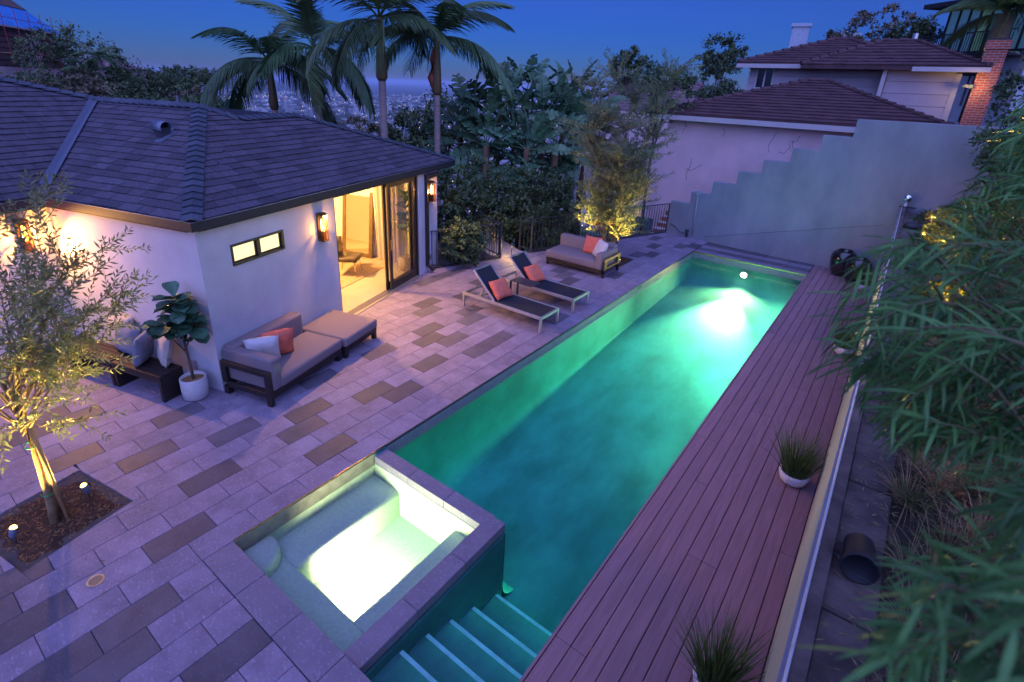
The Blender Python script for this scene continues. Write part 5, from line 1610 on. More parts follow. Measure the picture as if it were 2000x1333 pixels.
bops = [(1028, 192, 20.0, 0.95, 'tallest broad leaved plant with a brown trunk above the clump'), (1118, 188, 21.5, .85, 'broad leaved plant standing apart to the right of the tallest one'), (1152, 212, 22.5, .8, 'broad leaved plant at the right end of the clump near the far roof'),
        (925, 245, 19.0, 1.0, 'broad leaved plant at the left end of the clump'), (975, 225, 19.5, 1.1, 'broad leaved plant left of the tallest trunk'), (1005, 250, 18.6, 1.0, 'broad leaved plant in front of the tallest trunk'),
        (1062, 240, 19.2, 1.05, 'broad leaved plant right of the middle of the clump'), (1100, 240, 20.0, 1.0, 'broad leaved plant with fanned leaves towards the right of the clump'), (950, 285, 18.0, .8, 'low broad leaved plant over the shrubs at the left of the clump'),
        (1030, 290, 17.8, .8, 'low broad leaved plant with hanging leaves in the middle of the clump'), (1085, 290, 18.2, .8, 'low broad leaved plant above the right hand shrubs'), (1130, 250, 20.5, .85, 'broad leaved plant nearest to the lit olive top'), (900, 265, 19.8, .8, 'small broad leaved plant beside the right palm trunk')]
for i, (px, py, dd, s_, lab) in enumerate(bops):
    c = sight(px, py, dd)
    gz = min(slope_z(c.x, c.y), c.z - 1.0)
    t = thing('bird_of_paradise', lab, 'plant', (c.x, c.y, gz), 0, BG)
    h = c.z - gz
    B().tube([(0, 0, -0.2), (rng.uniform(-.1, .1), rng.uniform(-.1, .1), h * 0.5), (0, 0, h)], [0.16, 0.13, 0.11], 9).build('trunk', 'banana_stem', t, smooth=True)
    fan = math.atan2(_r0.y, _r0.x) + rng.uniform(-0.7, 0.7)
    nl = 9
    for k_ in range(nl + 9):
        low = k_ >= nl
        a = R(-75 + 150 * (k_ % nl) / (nl - 1) + rng.uniform(-8, 8))       # angle from vertical within the fan
        if low: a = math.copysign(R(rng.uniform(60, 125)), a)
        az = fan + (rng.uniform(-1.3, 1.3) if low else rng.uniform(-0.35, 0.35))
        el = math.pi / 2 - abs(a)
        q = bpy.data.objects.new('leaf', pads[rng.randrange(6)]); link(q, t)
        q.location = (0, 0, h - 0.06 - (rng.uniform(0.3, 1.3) if low else 0))
        q.rotation_mode = 'ZYX' if False else 'XYZ'
        q.rotation_euler = (rng.uniform(-.9, .9), -el, az if a > 0 else az + math.pi)
        sc_ = s_ * rng.uniform(0.95, 1.25)
        q.scale = (sc_, sc_, sc_)

# --- palms
def frond_mesh(v_, L_=2.7, nl=62):
    r2 = random.Random(100 + v_)
    pts, d = [Vector((0, 0, 0))], Vector((1, 0, 0))
    n = 12
    for i in range(n):
        d = (d + Vector((0, 0, -0.075 - 0.019 * i))).normalized()
        pts.append(pts[-1] + d * L_ / n)
    b = B().tube(pts, [0.03 * (1 - i / (n + 1)) + 0.004 for i in range(n + 1)], 5, cap=False)
    P, D, Nn, LL = [], [], [], []
    for i in range(nl):
        t = 0.12 + 0.88 * i / (nl - 1)
        j = min(int(t * n), n - 1)
        p = pts[j].lerp(pts[j + 1], t * n - j)
        dr_ = (pts[j + 1] - pts[j]).normalized()
        for s_ in (-1, 1):
            P.append(p); D.append(dr_ * (0.45 + 0.5 * t) + Vector((0, s_ * 1.0, 0.15 - 0.15 * t + r2.uniform(-.15, .15)))); Nn.append(Vector((0, 0, 1)))
            LL.append((0.25 + 0.62 * math.sin(math.pi * (0.15 + 0.8 * t)) ** 0.8) * r2.uniform(0.85, 1.1))
    V, F = blade_mesh(np.array([tuple(p) for p in P]), np.array([tuple(p) for p in D]), np.array([tuple(p) for p in Nn]), np.array(LL), 0.038, nrng.uniform(0.9, 2.2, len(P)), 4, taper=0.5)
    n0 = len(b.v)
    vs = list(b.v) + [tuple(p) for p in V]
    fs = list(b.f) + [tuple(int(k_) + n0 for k_ in q) for q in F]
    me = bpy.data.meshes.new('frond_blade'); me.from_pydata(vs, [], fs); me.materials.append(M['palm_leaf']); me.update()
    return me
fronds = [frond_mesh(v_) for v_ in range(4)]
PG = 'king palms behind the roof'
def palm(label, px_t, py_t, px_s, py_s, dd, r0, nf, s_, boot=False, droop=0):
    sh = sight(px_s, py_s, dd); ct = sight(px_t, py_t, dd)
    gz = slope_z(ct.x, ct.y) - 0.3
    t = thing('palm_tree', label, 'palm', (ct.x, ct.y, gz), rng.uniform(0, 6), PG)
    hs, hc = sh.z - gz, ct.z - gz
    n = 40
    B().tube([(0, 0, hs * i / n) for i in range(n + 1)], [r0 * (1.12 - 0.12 * i / n) * (1 + 0.025 * (i % 2)) for i in range(n + 1)], 12).build('trunk', 'palm_trunk', t, smooth=True)
    B().tube([(0, 0, hs), (0, 0, hs + 0.1), (0, 0, hs + (hc - hs) * 0.4), (0, 0, hc)], [r0 * 1.1, r0 * 1.6, r0 * 1.35, r0 * 0.75], 14).build('crownshaft', 'palm_shaft', t, smooth=True)
    if boot:
        B().tube([(0.05, 0.02, hs - 0.02), (0.16, 0.05, hs + 0.5), (0.13, 0.04, hs + 1.0), (0.10, 0.03, hs + 1.35)], [0.03, 0.13, 0.09, 0.02], 10).build('peeling_sheath', 'palm_boot', t, smooth=True)
    for k_ in range(nf):
        q = bpy.data.objects.new('frond', fronds[k_ % 4]); link(q, t)
        q.location = (0, 0, hc - 0.05 * (k_ % 3))
        el = R(rng.choice((70, 55, 40, 25, 10, 0)) + rng.uniform(-8, 8) - droop)
        q.rotation_euler = (rng.uniform(-.25, .25), -el, k_ * 2.399 + rng.uniform(-.25, .25))
        sc_ = s_ * rng.uniform(0.9, 1.12)
        q.scale = (sc_,) * 3
palm('tall palm whose trunk rises behind the middle of the roof', 741, 34, 742, 158, 17.0, 0.105, 14, 0.95)
palm('tall palm with a red sheath rising behind the roof end', 853, 72, 846, 186, 17.6, 0.095, 14, 0.95, True)
palm('shorter palm with drooping fronds left of the two tall trunks', 612, 92, 610, 205, 22.5, 0.11, 15, 1.15, True)
palm('leftmost palm with a wide drooping crown above the roof ridge', 525, 118, 532, 215, 24.0, 0.11, 15, 1.2)

# --- shrubs and trees behind and beside the neighbouring house
TG = 'trees around the neighbouring houses'
bush('tree', 'dark bushy tree behind the right hand palm trunk', 800, 275, 24, 1.6, 1.5, 2600, 0.22, 'far_leaf', 'tree', TG, 60)
bush('tree', 'dark tree between the palm trunks and the broad leaved clump', 872, 262, 26, 1.7, 1.9, 3000, 0.22, 'far_leaf', 'tree', TG, 60)
bush('tree', 'greyish tree between the two tall palm trunks', 706, 262, 38, 1.8, 1.4, 2200, 0.25, 'far_leaf_brown', 'tree', TG, 50)
bush('tree', 'cypress shaped dark tree left of the far tiled roof', 1226, 132, 42, 1.0, 1.5, 2400, 0.25, 'far_leaf', 'tree', TG, 60)
bush('tree', 'dark tree standing above the far tiled roof', 1410, 118, 46, 1.7, 1.9, 2800, 0.28, 'far_leaf', 'tree', TG, 60)
bush('tree', 'bright green tree behind the lit olive beside the pink wall', 1290, 175, 21, 1.25, 1.25, 4200, 0.13, 'hedge_leaf', 'tree', TG, 80)
bush('shrub', 'low green hedge in front of the far tiled roof', 1405, 183, 28, 1.0, 0.5, 2200, 0.14, 'hedge_leaf', 'shrub', TG, 60)
bush('tree', 'thin leaved tree behind the neighbouring upper roof', 1718, 66, 40, 2.4, 1.3, 1500, 0.26, 'far_leaf_brown', 'tree', TG, 70, hollow=0.6, clump_r=0.16)
bush('shrub', 'dark round shrub behind the neighbouring upper roof', 1785, 82, 38, 1.5, 1.0, 2400, 0.2, 'far_leaf', 'shrub', TG, 60)
bush('tree', 'dark tree crowding the right edge beside the brick chimney', 2090, 190, 20, 1.5, 1.5, 5000, 0.14, 'hedge_leaf', 'tree', TG, 100, base=3.0)
bush('tree', 'dark shrubby tree below the brick chimney at right', 2050, 300, 15, 1.1, 0.9, 5000, 0.12, 'hedge_leaf', 'tree', TG, 100, base=2.5)
# date palm by the modern house
c = sight(1966, 28, 30)
t = thing('palm_tree', 'stout palm with arching fronds in front of the modern house', 'palm', (c.x, c.y, c.z - 4), 0, TG)
B().tube([(0, 0, 0), (0, 0, 4)], [0.35, 0.3], 12).build('trunk', 'bark', t, smooth=True)
for k_ in range(26):
    q = bpy.data.objects.new('frond', fronds[k_ % 4]); link(q, t)
    q.location = (0, 0, 4); q.rotation_euler = (rng.uniform(-.3, .3), -R(rng.choice((75, 60, 45, 30, 12, -5))), k_ * 2.399); q.scale = (0.85,) * 3

# --- trees on the hillside at left
LG = 'trees on the hillside at left'
left_trees = [(138, 112, 58, 3.4, 2.7, 'far_leaf', 'dark round tree in front of the scaffolded building'), (30, 185, 46, 2.6, 1.2, 'far_leaf', 'green tree at the left picture edge above the roof'), (85, 182, 48, 2.2, 1.3, 'far_leaf', 'dark tree left of the brown brush'),
              (165, 188, 50, 2.4, 1.7, 'far_leaf_brown', 'brown brush on the slope below the scaffolded building'), (215, 185, 52, 2.2, 1.9, 'far_leaf', 'green shrub under the small hillside palm'), (275, 170, 60, 3.0, 1.9, 'far_leaf', 'rounded green tree left of the umbrella pine'),
              (320, 185, 58, 3.0, 2.2, 'far_leaf', 'broad green tree below the umbrella pine'), (375, 205, 56, 2.4, 1.8, 'far_leaf_brown', 'brownish tree at the right end of the hillside'), (120, 205, 42, 2.6, 1.5, 'far_leaf_brown', 'low brown brush just behind the roof ridge'),
              (240, 215, 44, 2.6, 1.2, 'far_leaf', 'low green brush behind the roof vent pipe'), (330, 222, 44, 2.4, 1.1, 'far_leaf', 'low green brush behind the ridge end'), (420, 215, 50, 1.8, 1.3, 'far_leaf', 'dark shrub below the leftmost palm crown')]
for px, py, dd, rx, rz_, m, lab in left_trees:
    bush('tree', lab, px, py, dd, rx, rz_, 3000, 0.30, m, 'tree', LG, 75, base=min(4.0, sight(px, py, dd).z - rz_))
c = sight(362, 148, 66)
t = thing('umbrella_pine', 'flat topped umbrella pine against the sky at left', 'tree', (c.x, c.y, c.z - 5), 0.4, LG)
bushy(t, [(0, 0, 5, 3.4, 3.0, 0.8), (-1.6, 0, 4.8, 2.0, 2.0, 0.7), (1.6, 0.5, 4.9, 2.0, 2.0, 0.6)], 4200, 110, 0.28, 'far_leaf', 'foliage', trunk=(4.6, 0.28), clump_r=0.2)
for px, py, lab in ((192, 112, 'small dark palm standing highest on the hillside'), (172, 140, 'small dark palm with a pinkish trunk on the hillside')):
    c = sight(px, py, 52)
    t = thing('palm_tree', lab, 'palm', (c.x, c.y, c.z - 2.6), 0, LG)
    B().tube([(0, 0, -1), (0, 0, 2.6)], 0.16, 8).build('trunk', 'palm_trunk', t)
    for k_ in range(14):
        q = bpy.data.objects.new('frond', fronds[k_ % 4]); link(q, t)
        q.location = (0, 0, 2.6); q.rotation_euler = (0, -R(rng.choice((70, 45, 20, 0))), k_ * 2.4); q.scale = (0.62,) * 3
c = sight(232, 128, 60)
t = thing('cypress_tree', 'slim pointed cypress on the hillside', 'tree', (c.x, c.y, c.z - 2.5), 0, LG)
bushy(t, [(0, 0, 2.2, 0.7, 0.7, 2.0), (0, 0, 1.0, 0.9, 0.9, 1.4)], 1600, 60, 0.25, 'far_leaf', 'foliage', trunk=(2.5, 0.12), clump_r=0.25)

# ================================================================== neighbouring buildings
def tile_roof(parent, planes, course, width, thick, m, name='roof_tiles'):
    """planes: (Plane2, [convex polygons]); overlapping courses of flat tiles, joined: too small to pick apart"""
    b = B()
    for pl, polys in planes:
        for poly in polys:
            xs_ = [p[0] for p in poly]; ys_ = [p[1] for p in poly]
            r_ = 0
            y = min(ys_)
            while y < max(ys_):
                x = min(xs_) - (r_ % 2) * width / 2
                while x < max(xs_):
                    q = clip_convex([(x + .004, y), (x + width - .004, y), (x + width - .004, y + course * 1.1), (x + .004, y + course * 1.1)], poly)
                    if len(q) > 2 and abs(area2(q)) > 0.004:
                        h = thick * rng.uniform(0.8, 1.2)
                        top = [pl.p(a, t_, h * (1 - 0.9 * (t_ - y) / (course * 1.1)) + 0.01) for a, t_ in q]
                        bot = [pl.p(a, t_, 0.0) for a, t_ in q]
                        n = len(q)
                        b.add(top + bot, [tuple(range(n))] + [(j, n + j, n + (j + 1) % n, (j + 1) % n) for j in range(n)])
                    x += width
                y += course; r_ += 1
    return tag(b.build(name, m, parent), kind='stuff')

def hip_roof(parent, x0, x1, y0, y1, z, slope, m, name='roof', tiles=True, course=0.3, width=0.34):
    half = (y1 - y0) / 2
    zr = z + half * slope
    A_, B_ = (x0 + half, y0 + half, zr), (x1 - half, y0 + half, zr)
    vs = [(x0, y0, z), (x1, y0, z), (x1, y1, z), (x0, y1, z), A_, B_, (x0, y0, z - .12), (x1, y0, z - .12), (x1, y1, z - .12), (x0, y1, z - .12)]
    fs = [(0, 1, 5, 4), (1, 2, 5), (2, 3, 4, 5), (3, 0, 4), (0, 6, 7, 1), (1, 7, 8, 2), (2, 8, 9, 3), (3, 9, 6, 0), (9, 8, 7, 6)]
    rf = mesh_obj(name, vs, fs, m, parent)
    sl = math.sqrt(1 + slope ** 2)
    if tiles:
        f_ = Plane2((0, y0, z), (1, 0, 0), (0, 1, slope)); r_ = Plane2((x1, 0, z), (0, 1, 0), (-1, 0, slope)); l_ = Plane2((x0, 0, z), (0, -1, 0), (1, 0, slope))
        tile_roof(rf, [(f_, [[(x0, 0), (x1, 0), (x1 - half, half * sl), (x0 + half, half * sl)]]), (r_, [[(y0, 0), (y1, 0), (y0 + half, half * sl)]]), (l_, [[(-y1, 0), (-y0, 0), (-y0 - half, half * sl)]])], course, width, 0.045, m)
        b = B()
        for a, e in ((vs[0], A_), (vs[1], B_), (A_, B_)):
            a, e = Vector(a), Vector(e)
            n = max(2, int((e - a).length / 0.35))
            for i in range(n):
                b.tube([a.lerp(e, i / n) + Vector((0, 0, .05)), a.lerp(e, (i + 1.1) / n) + Vector((0, 0, .02))], [0.09, 0.07], 7)
        tag(b.build('ridge_tiles', m, rf, smooth=False), kind='stuff')
    return rf

nb = thing('neighbour_house', 'pink stucco neighbouring house with brown tiled hip roofs and brick chimney', 'house')
B().span((-7.28, 19.5, -1.5), (0.6, 27, 3.58)).build('lower_wall', 'stucco_pink', nb)
hip_roof(nb, -7.70, 0.95, 19.15, 27.2, 3.70, 0.315, 'roof_brown', 'lower_roof')
B().span((-7.74, 19.10, 3.50), (1.0, 19.16, 3.66)).build('fascia', 'trim', nb)
b = B()
for i in range(14):
    x = -6.9 + 6.3 * rng.random(); z = 0.6 + 2.6 * rng.random()
    p = [(x, z)]
    for k_ in range(5): p.append((p[-1][0] + rng.uniform(-.06, .16), p[-1][1] + rng.uniform(-.05, .22)))
    b.tube([(a, 19.495, e) for a, e in p], 0.006, 4)
b.build('bare_vines', 'vine_stem', nb)
# upper storey with horizontal siding
def siding(x0, x1, y, z0, z1, n, parent):
    for i in range(n):
        h = (z1 - z0) / n
        B().box((0, 0, 0), (x1 - x0, 0.04, h - 0.012)).build('siding_board', 'siding', parent, loc=((x0 + x1) / 2, y, z0 + h * (i + 0.5)), rot=(R(-1.5), 0, 0))
B().span((-6.05, 24.55, 3.2), (-1.40, 29, 5.50)).build('upper_wall', 'siding', nb)
siding(-6.08, -1.45, 24.5, 3.9, 5.48, 5, nb)
B().span((-1.52, 23.75, 3.3), (-1.40, 24.6, 5.47)).build('corner_board', 'trim', nb)
B().span((-1.46, 24.1, 3.3), (0.62, 27.5, 5.47)).build('bay_wall', 'siding', nb)
siding(-1.38, 0.50, 24.06, 3.5, 5.45, 5, nb)
B().span((0.50, 24.02, 3.3), (0.66, 24.2, 5.33)).build('corner_board', 'trim', nb)
for i in range(5):
    B().box((0, 0, 0), (0.04, 1.8, 0.36)).build('siding_board', 'siding', nb, loc=(0.645, 25.1, 3.68 + 0.37 * i), rot=(0, R(1.5), 0))
hip_roof(nb, -6.45, -0.35, 23.95, 29.55, 5.60, 0.36, 'roof_brown', 'upper_roof')
hip_roof(nb, -4.1, 1.25, 23.55, 27.9, 5.53, 0.42, 'roof_brown', 'bay_roof')
B().span((-6.48, 23.90, 5.42), (-0.7, 23.96, 5.57)).build('fascia', 'trim', nb)
B().span((-0.72, 23.50, 5.37), (1.3, 23.56, 5.51)).build('fascia', 'trim', nb)
w = bpy.data.objects.new('window', None); link(w, nb); w.location = (-5.46, 24.46, 5.08)
b = B(); b.span((-0.34, -0.03, -0.42), (0.34, 0.02, -0.36)); b.span((-0.34, -0.03, 0.32), (0.34, 0.02, 0.38)); b.span((-0.34, -0.03, -0.36), (-0.28, 0.02, 0.32)); b.span((0.28, -0.03, -0.36), (0.34, 0.02, 0.32)); b.span((-0.03, -0.025, -0.36), (0.03, 0.018, 0.32))
b.build('frame', 'trim', w)
for x in (-0.155, 0.155): B().box((x, 0.0, -0.02), (0.25, 0.01, 0.68)).build('pane', 'dark_pane', w)
c_ = bpy.data.objects.new('chimney', None); link(c_, nb); c_.location = (1.28, 24.0, 0)
B().span((-0.27, -0.3, 2.4), (0.27, 0.3, 6.05)).build('stack', 'brick', c_)
B().span((-0.31, -0.34, 6.05), (0.31, 0.34, 6.30)).build('crown', 'brick', c_)
B().span((-0.24, -0.26, 6.30), (0.24, 0.26, 6.36)).build('cap', 'dark_wood', c_)
B().span((0.3, 23.3, 3.3), (1.1, 24.0, 3.42)).build('shed_roof', 'roof_brown', nb)
B().tube([(-1.0, 26.2, 6.0), (-1.0, 26.2, 6.75)], 0.09, 10).build('flue', 'aluminium', nb)
pl_ = thing('porch_light', 'warm lamp glowing on the side of the neighbouring house below its roof', 'lamp', (0.95, 23.5, 4.95))
B().lathe([(0.0, -0.06), (0.05, -0.05), (0.06, 0.03), (0.0, 0.06)], 12).build('globe', 'warm_pane', pl_, smooth=True)
B().span((-0.2, 0.06, -0.03), (0.02, 0.1, 0.05)).build('arm', 'black_metal', pl_)
lamp_point(pl_, (0, -0.12, 0.0), 14, (1.0, 0.66, 0.30), 0.05)

# far tiled roof beyond the olive, its chimneys, and the pale block behind the ridge
fh = thing('far_house', 'far house showing only a pale purple tiled roof left of the neighbour', 'house')
c0, c1 = sight(1180, 185, 40), sight(1455, 178, 37)
ax = (c1 - c0); ax.z = 0; ang = math.atan2(ax.y, ax.x)
fh.location = (c0.x, c0.y, 0); fh.rotation_euler = (0, 0, ang)
L_ = ax.length
B().span((0, 0, -4), (L_ + 1, 7, 3.0)).build('wall', 'stucco_pink', fh)
def gable(parent, x0, x1, y0, y1, z, zr, m):
    ym = (y0 + y1) / 2
    rf = mesh_obj('roof', [(x0, y0, z), (x1, y0, z), (x1, ym, zr), (x0, ym, zr), (x1, y1, z), (x0, y1, z)], [(0, 1, 2, 3), (3, 2, 4, 5), (0, 3, 5), (1, 4, 2)], m, parent)
    sl = (zr - z) / (ym - y0)
    tile_roof(rf, [(Plane2((x0, y0, z), (1, 0, 0), (0, 1, sl)), [[(0, 0), (x1 - x0, 0), (x1 - x0, (ym - y0) * math.sqrt(1 + sl * sl)), (0, (ym - y0) * math.sqrt(1 + sl * sl))]])], 0.32, 0.5, 0.05, m)
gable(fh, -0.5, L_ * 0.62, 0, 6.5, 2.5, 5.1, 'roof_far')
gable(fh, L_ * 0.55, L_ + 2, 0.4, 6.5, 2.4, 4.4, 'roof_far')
B().span((2.0, 3.0, 4.6), (2.5, 3.4, 5.4)).build('chimney', 'brick', fh)
bb_ = thing('pale_block', 'pale flat roofed building with two grey chimneys behind the neighbouring ridge', 'building')
c0 = sight(1560, 92, 44); c1 = sight(1690, 88, 44)
ang = math.atan2(c1.y - c0.y, c1.x - c0.x); bb_.location = (c0.x, c0.y, 0); bb_.rotation_euler = (0, 0, ang)
L_ = (c1 - c0).length
zt = c0.z
B().span((0.3, 0, 0), (L_, 8, zt + 0.2)).build('wall', 'siding', bb_)
for x in (-0.6, L_ * 0.62):
    h = 1.4 if x < 0 else 0.8
    B().span((x, -0.3, 0), (x + 1.0, 0.6, zt + h - .2)).build('chimney', 'far_wall_blue', bb_)
    B().span((x - 0.1, -0.4, zt + h - .2), (x + 1.1, 0.7, zt + h)).build('chimney_cap', 'far_wall_blue', bb_)

# modern glass house on the slope at top right
mh = thing('modern_house', 'modern house with large blue windows on the slope at top right', 'house')
c0 = sight(1822, 112, 36); c1 = sight(2010, 92, 33)
ang = math.atan2(c1.y - c0.y, c1.x - c0.x); mh.location = (c0.x, c0.y, c0.z); mh.rotation_euler = (0, 0, ang)
L_ = (c1 - c0).length
B().span((0, 0.15, -6), (L_, 6, 2.15)).build('wall', 'far_wall_blue', mh)
B().span((-0.7, -0.7, 2.15), (L_ + 1, 6.4, 2.35)).build('roof', 'gutter_metal', mh)
B().span((1.6, 1.4, 2.35), (L_ + 1, 6, 3.6)).build('upper_storey', 'far_wall_blue', mh)
B().span((1.3, 1.0, 3.6), (L_ + 1, 6.3, 3.72)).build('upper_roof', 'gutter_metal', mh)
nw = 8
for i in range(nw):
    x0, x1 = 0.1 + (L_ - 0.2) * i / nw, 0.1 + (L_ - 0.2) * (i + 1) / nw
    q = bpy.data.objects.new('window', None); link(q, mh); q.location = ((x0 + x1) / 2, 0.1, 1.15)
    ww = x1 - x0
    b = B(); b.span((-ww / 2, -0.05, -1.05), (-ww / 2 + 0.09, 0.04, 0.95)); b.span((-ww / 2 + .09, -0.05, 0.86), (ww / 2, 0.04, 0.95)); b.span((-ww / 2 + .09, -0.05, -1.05), (ww / 2, 0.04, -0.96))
    b.build('frame', 'gutter_metal', q)
    B().span((-ww / 2 + 0.09, 0.0, -0.96), (ww / 2, 0.02, 0.86)).build('pane', 'lit_pane' if i in (3,) else 'teal_pane', q)
b = B()
b.span((-0.4, -0.9, 0.85), (L_, -0.86, 0.9)); b.span((-0.4, -0.9, 0.0), (L_, 0.15, -0.12))
for i in range(40): b.span((-0.4 + (L_ + .4) * i / 40, -0.89, 0.0), (-0.37 + (L_ + .4) * i / 40, -0.87, 0.85))
b.build('balcony', 'gutter_metal', mh)
ml = thing('garden_lamp', 'bright white lamp shining below the modern house balcony', 'lamp', sight(1905, 122, 27))
B().lathe([(0.0, -0.12), (0.10, -0.08), (0.12, 0.0), (0.08, 0.1), (0.0, 0.12)], 12).build('globe', 'warm_pane', ml, smooth=True)
B().tube([(0, 0, -1.5), (0, 0, -0.1)], 0.04, 8).build('post', 'black_metal', ml)
lamp_point(ml, (0, -0.3, 0), 120, (1.0, 0.85, 0.6), 0.1)

# building under renovation on the hillside at left
sb = thing('scaffolded_building', 'brown building under renovation with blue tarp and red scaffolding at top left', 'building')
c0, c1 = sight(-80, 100, 62), sight(128, 104, 80)
ang = math.atan2(c1.y - c0.y, c1.x - c0.x); sb.location = (c0.x, c0.y, 0); sb.rotation_euler = (0, 0, ang)
L_ = (Vector((c1.x, c1.y)) - Vector((c0.x, c0.y))).length
zb = c1.z - 1.6
B().span((-5, 0, 0), (L_ + 2, 12, zb)).build('retaining_base', 'stucco_pink', sb)
B().span((-5, 0.6, zb), (L_, 12, zb + 3.6)).build('wall', 'far_wood', sb)
for i in range(7): B().span((-5, 0.5, zb + 0.5 * i + .1), (L_ + 0.05, 0.6, zb + 0.5 * i + 0.52)).build('cladding_board', 'far_wood', sb)
mesh_obj('tarp', [(-5, 0.1, zb + 3.5), (L_ + .3, 0.1, zb + 3.5), (L_ - 1.5, 2.2, zb + 5.6), (-5, 2.2, zb + 5.6)], [(0, 1, 2, 3)], 'tarp', sb)
mesh_obj('roof', [(-5, 2.0, zb + 5.5), (L_ - 1.4, 2.0, zb + 5.5), (L_ - 5.5, 6.5, zb + 10), (-5, 6.5, zb + 10), (L_ + .3, 12, zb + 3.5)], [(0, 1, 2, 3), (1, 4, 2)], 'far_wood', sb)
B().span((-5, 0.05, zb + 3.36), (L_ + .35, 0.2, zb + 3.5)).build('eave_board', 'trim', sb)
for i, (fx, fz, ww, hh) in enumerate(((0.72, 2.3, 1.6, 1.3), (0.56, 0.75, 1.1, 1.3), (0.65, 0.7, 1.0, 1.2), (0.73, 0.68, 1.0, 1.2))):
    q = bpy.data.objects.new('window', None); link(q, sb); q.location = (L_ * fx, 0.5, zb + fz)
    b = B()
    for x in (-ww / 2, 0, ww / 2): b.box((x, -0.04, 0), (0.1, 0.08, hh))
    for z in (-hh / 2, 0, hh / 2): b.box((0, -0.05, z), (ww, 0.08, 0.1))
    b.build('frame', 'trim', q)
    B().box((0, -0.01, 0), (ww, 0.02, hh)).build('pane', 'dark_pane', q)
sf = thing('scaffolding', 'red tube scaffolding around the brown building at top left', 'scaffolding')
sf.location = sb.location; sf.rotation_euler = sb.rotation_euler
for i in range(8):
    x = L_ - 14 + i * 2.4
    B().tube([(x, -1.0, zb - 0.5), (x, -1.0, zb + (4.8 if x < L_ + 1.0 else 2.6))], 0.03, 6).build('upright', 'scaffold_red', sf)
for z in (1.2, 2.6, 4.0):
    xe = L_ + 2.9 if z < 3 else L_ + 0.5
    B().tube([(L_ - 14, -1.0, zb + z), (xe, -1.0, zb + z)], 0.028, 6).build('ledger', 'scaffold_red', sf)
for i in range(4):
    x = L_ - 14 + i * 4.8
    B().tube([(x, -1.0, zb + 0.2), (x + 2.4, -1.0, zb + 2.6)], 0.03, 6).build('brace', 'scaffold_red', sf)
B().span((L_ - 14, -1.0, zb + 1.1), (L_ + 2.8, -0.2, zb + 1.18)).build('plank', 'stake', sf)

# pale hillside villas left of the palms
for i, (px, py, dd, w_, h_, lab) in enumerate(((215, 135, 75, 3.0, 2.2, 'pinkish villa half hidden by trees on the hillside'), (275, 150, 85, 2.2, 1.6, 'small pale villa right of the hillside palms'))):
    c = sight(px, py, dd)
    t = thing('hillside_villa', lab, 'house', (c.x, c.y, c.z - h_), R(-40))
    B().span((-w_, -2, -2), (w_, 2, h_)).build('wall', 'stucco_pink', t)
    hip_roof(t, -w_ - .3, w_ + .3, -2.3, 2.3, h_ + 0.1, 0.4, 'roof_far', 'roof', tiles=False)
    for x in (-w_ * .5, w_ * .4):
        q = B().span((x - .4, -2.03, h_ * .3), (x + .4, -1.98, h_ * .75)).build('window', 'dark_pane', t)
# little house with white stair rail glimpsed through the broad leaves
c = sight(1145, 275, 27)
t = thing('garden_house', 'small bluish house with white steps glimpsed between broad leaves and olive', 'house', (c.x, c.y, c.z - 0.8), math.atan2(_r0.y, _r0.x))
B().span((-0.8, 0, -2.5), (1.0, 2, 0.7)).build('wall', 'far_wall_blue', t)
mesh_obj('roof', [(-0.9, -0.1, 0.7), (1.1, -0.1, 0.7), (1.1, 2.1, 0.7), (-0.9, 2.1, 0.7), (0.1, -0.1, 1.3), (0.1, 2.1, 1.3)], [(0, 1, 4), (1, 2, 5, 4), (2, 3, 5), (3, 0, 4, 5)], 'far_wall_blue', t)
b = B()
for i in range(12): b.span((-0.8 + 0.14 * i, -0.3, -1.2), (-0.77 + 0.14 * i, -0.27, -0.5))
b.span((-0.85, -0.31, -0.5), (1.0, -0.26, -0.45)); b.build('white_fence', 'trim', t)
bl_ = thing('brick_steps', 'red brick steps with white edges seen through the railing by the stepped wall', 'steps', (-6.35, 17.9, -1.0), R(-4.7))
for i in range(7):
    s_ = B().span((-0.6, -0.2 + 0.28 * i, -0.5), (0.35, 0.1 + 0.28 * i, 0.18 * i + 0.15)).build('step', 'brick', bl_)
    B().span((-0.62, -0.22 + 0.28 * i, 0.18 * i + 0.15), (0.37, 0.1 + 0.28 * i, 0.18 * i + 0.18)).build('tread', 'trim', bl_)

# ================================================================== the city on the plain
b = B(); lw, lb, lr = B(), B(), B()
for i in range(2600):
    d = 700 + 6800 * rng.random() ** 1.6
    a = CAM_YAW + R(rng.uniform(-46, 12))
    x, y = math.sin(a) * d, math.cos(a) * d
    s_ = rng.uniform(8, 26) * (1 + d / 5000)
    h = rng.uniform(4, 13) if rng.random() < 0.93 else rng.uniform(20, 55)
    b.box((x, y, PLAIN + h / 2), (s_, s_ * rng.uniform(0.6, 1.6), h), rng.uniform(0, 1.5))
    for k_ in range(rng.choice((0, 1, 1, 2))):
        r_ = rng.random()
        e = (0.7 + d / 3300) * rng.uniform(0.5, 1.2)
        (lw if r_ < 0.68 else lb if r_ < 0.93 else lr).box((x + rng.uniform(-1, 1) * s_, y + rng.uniform(-1, 1) * s_, PLAIN + h + e), (e, e, e), 0.3)
city = thing('city', 'distant city of low buildings and lights spread over the plain', 'city')
city['kind'] = 'stuff'
for nm, bb, m in (('city_buildings', b, 'city_block'), ('white_lights', lw, 'city_white'), ('blue_lights', lb, 'city_blue'), ('red_lights', lr, 'city_red')):
    tag(bb.build(nm, m, city), kind='stuff')
n_ = 9000
d = 500 + 6500 * nrng.random(n_) ** 1.5; a = CAM_YAW + np.radians(nrng.uniform(-46, 12, n_))
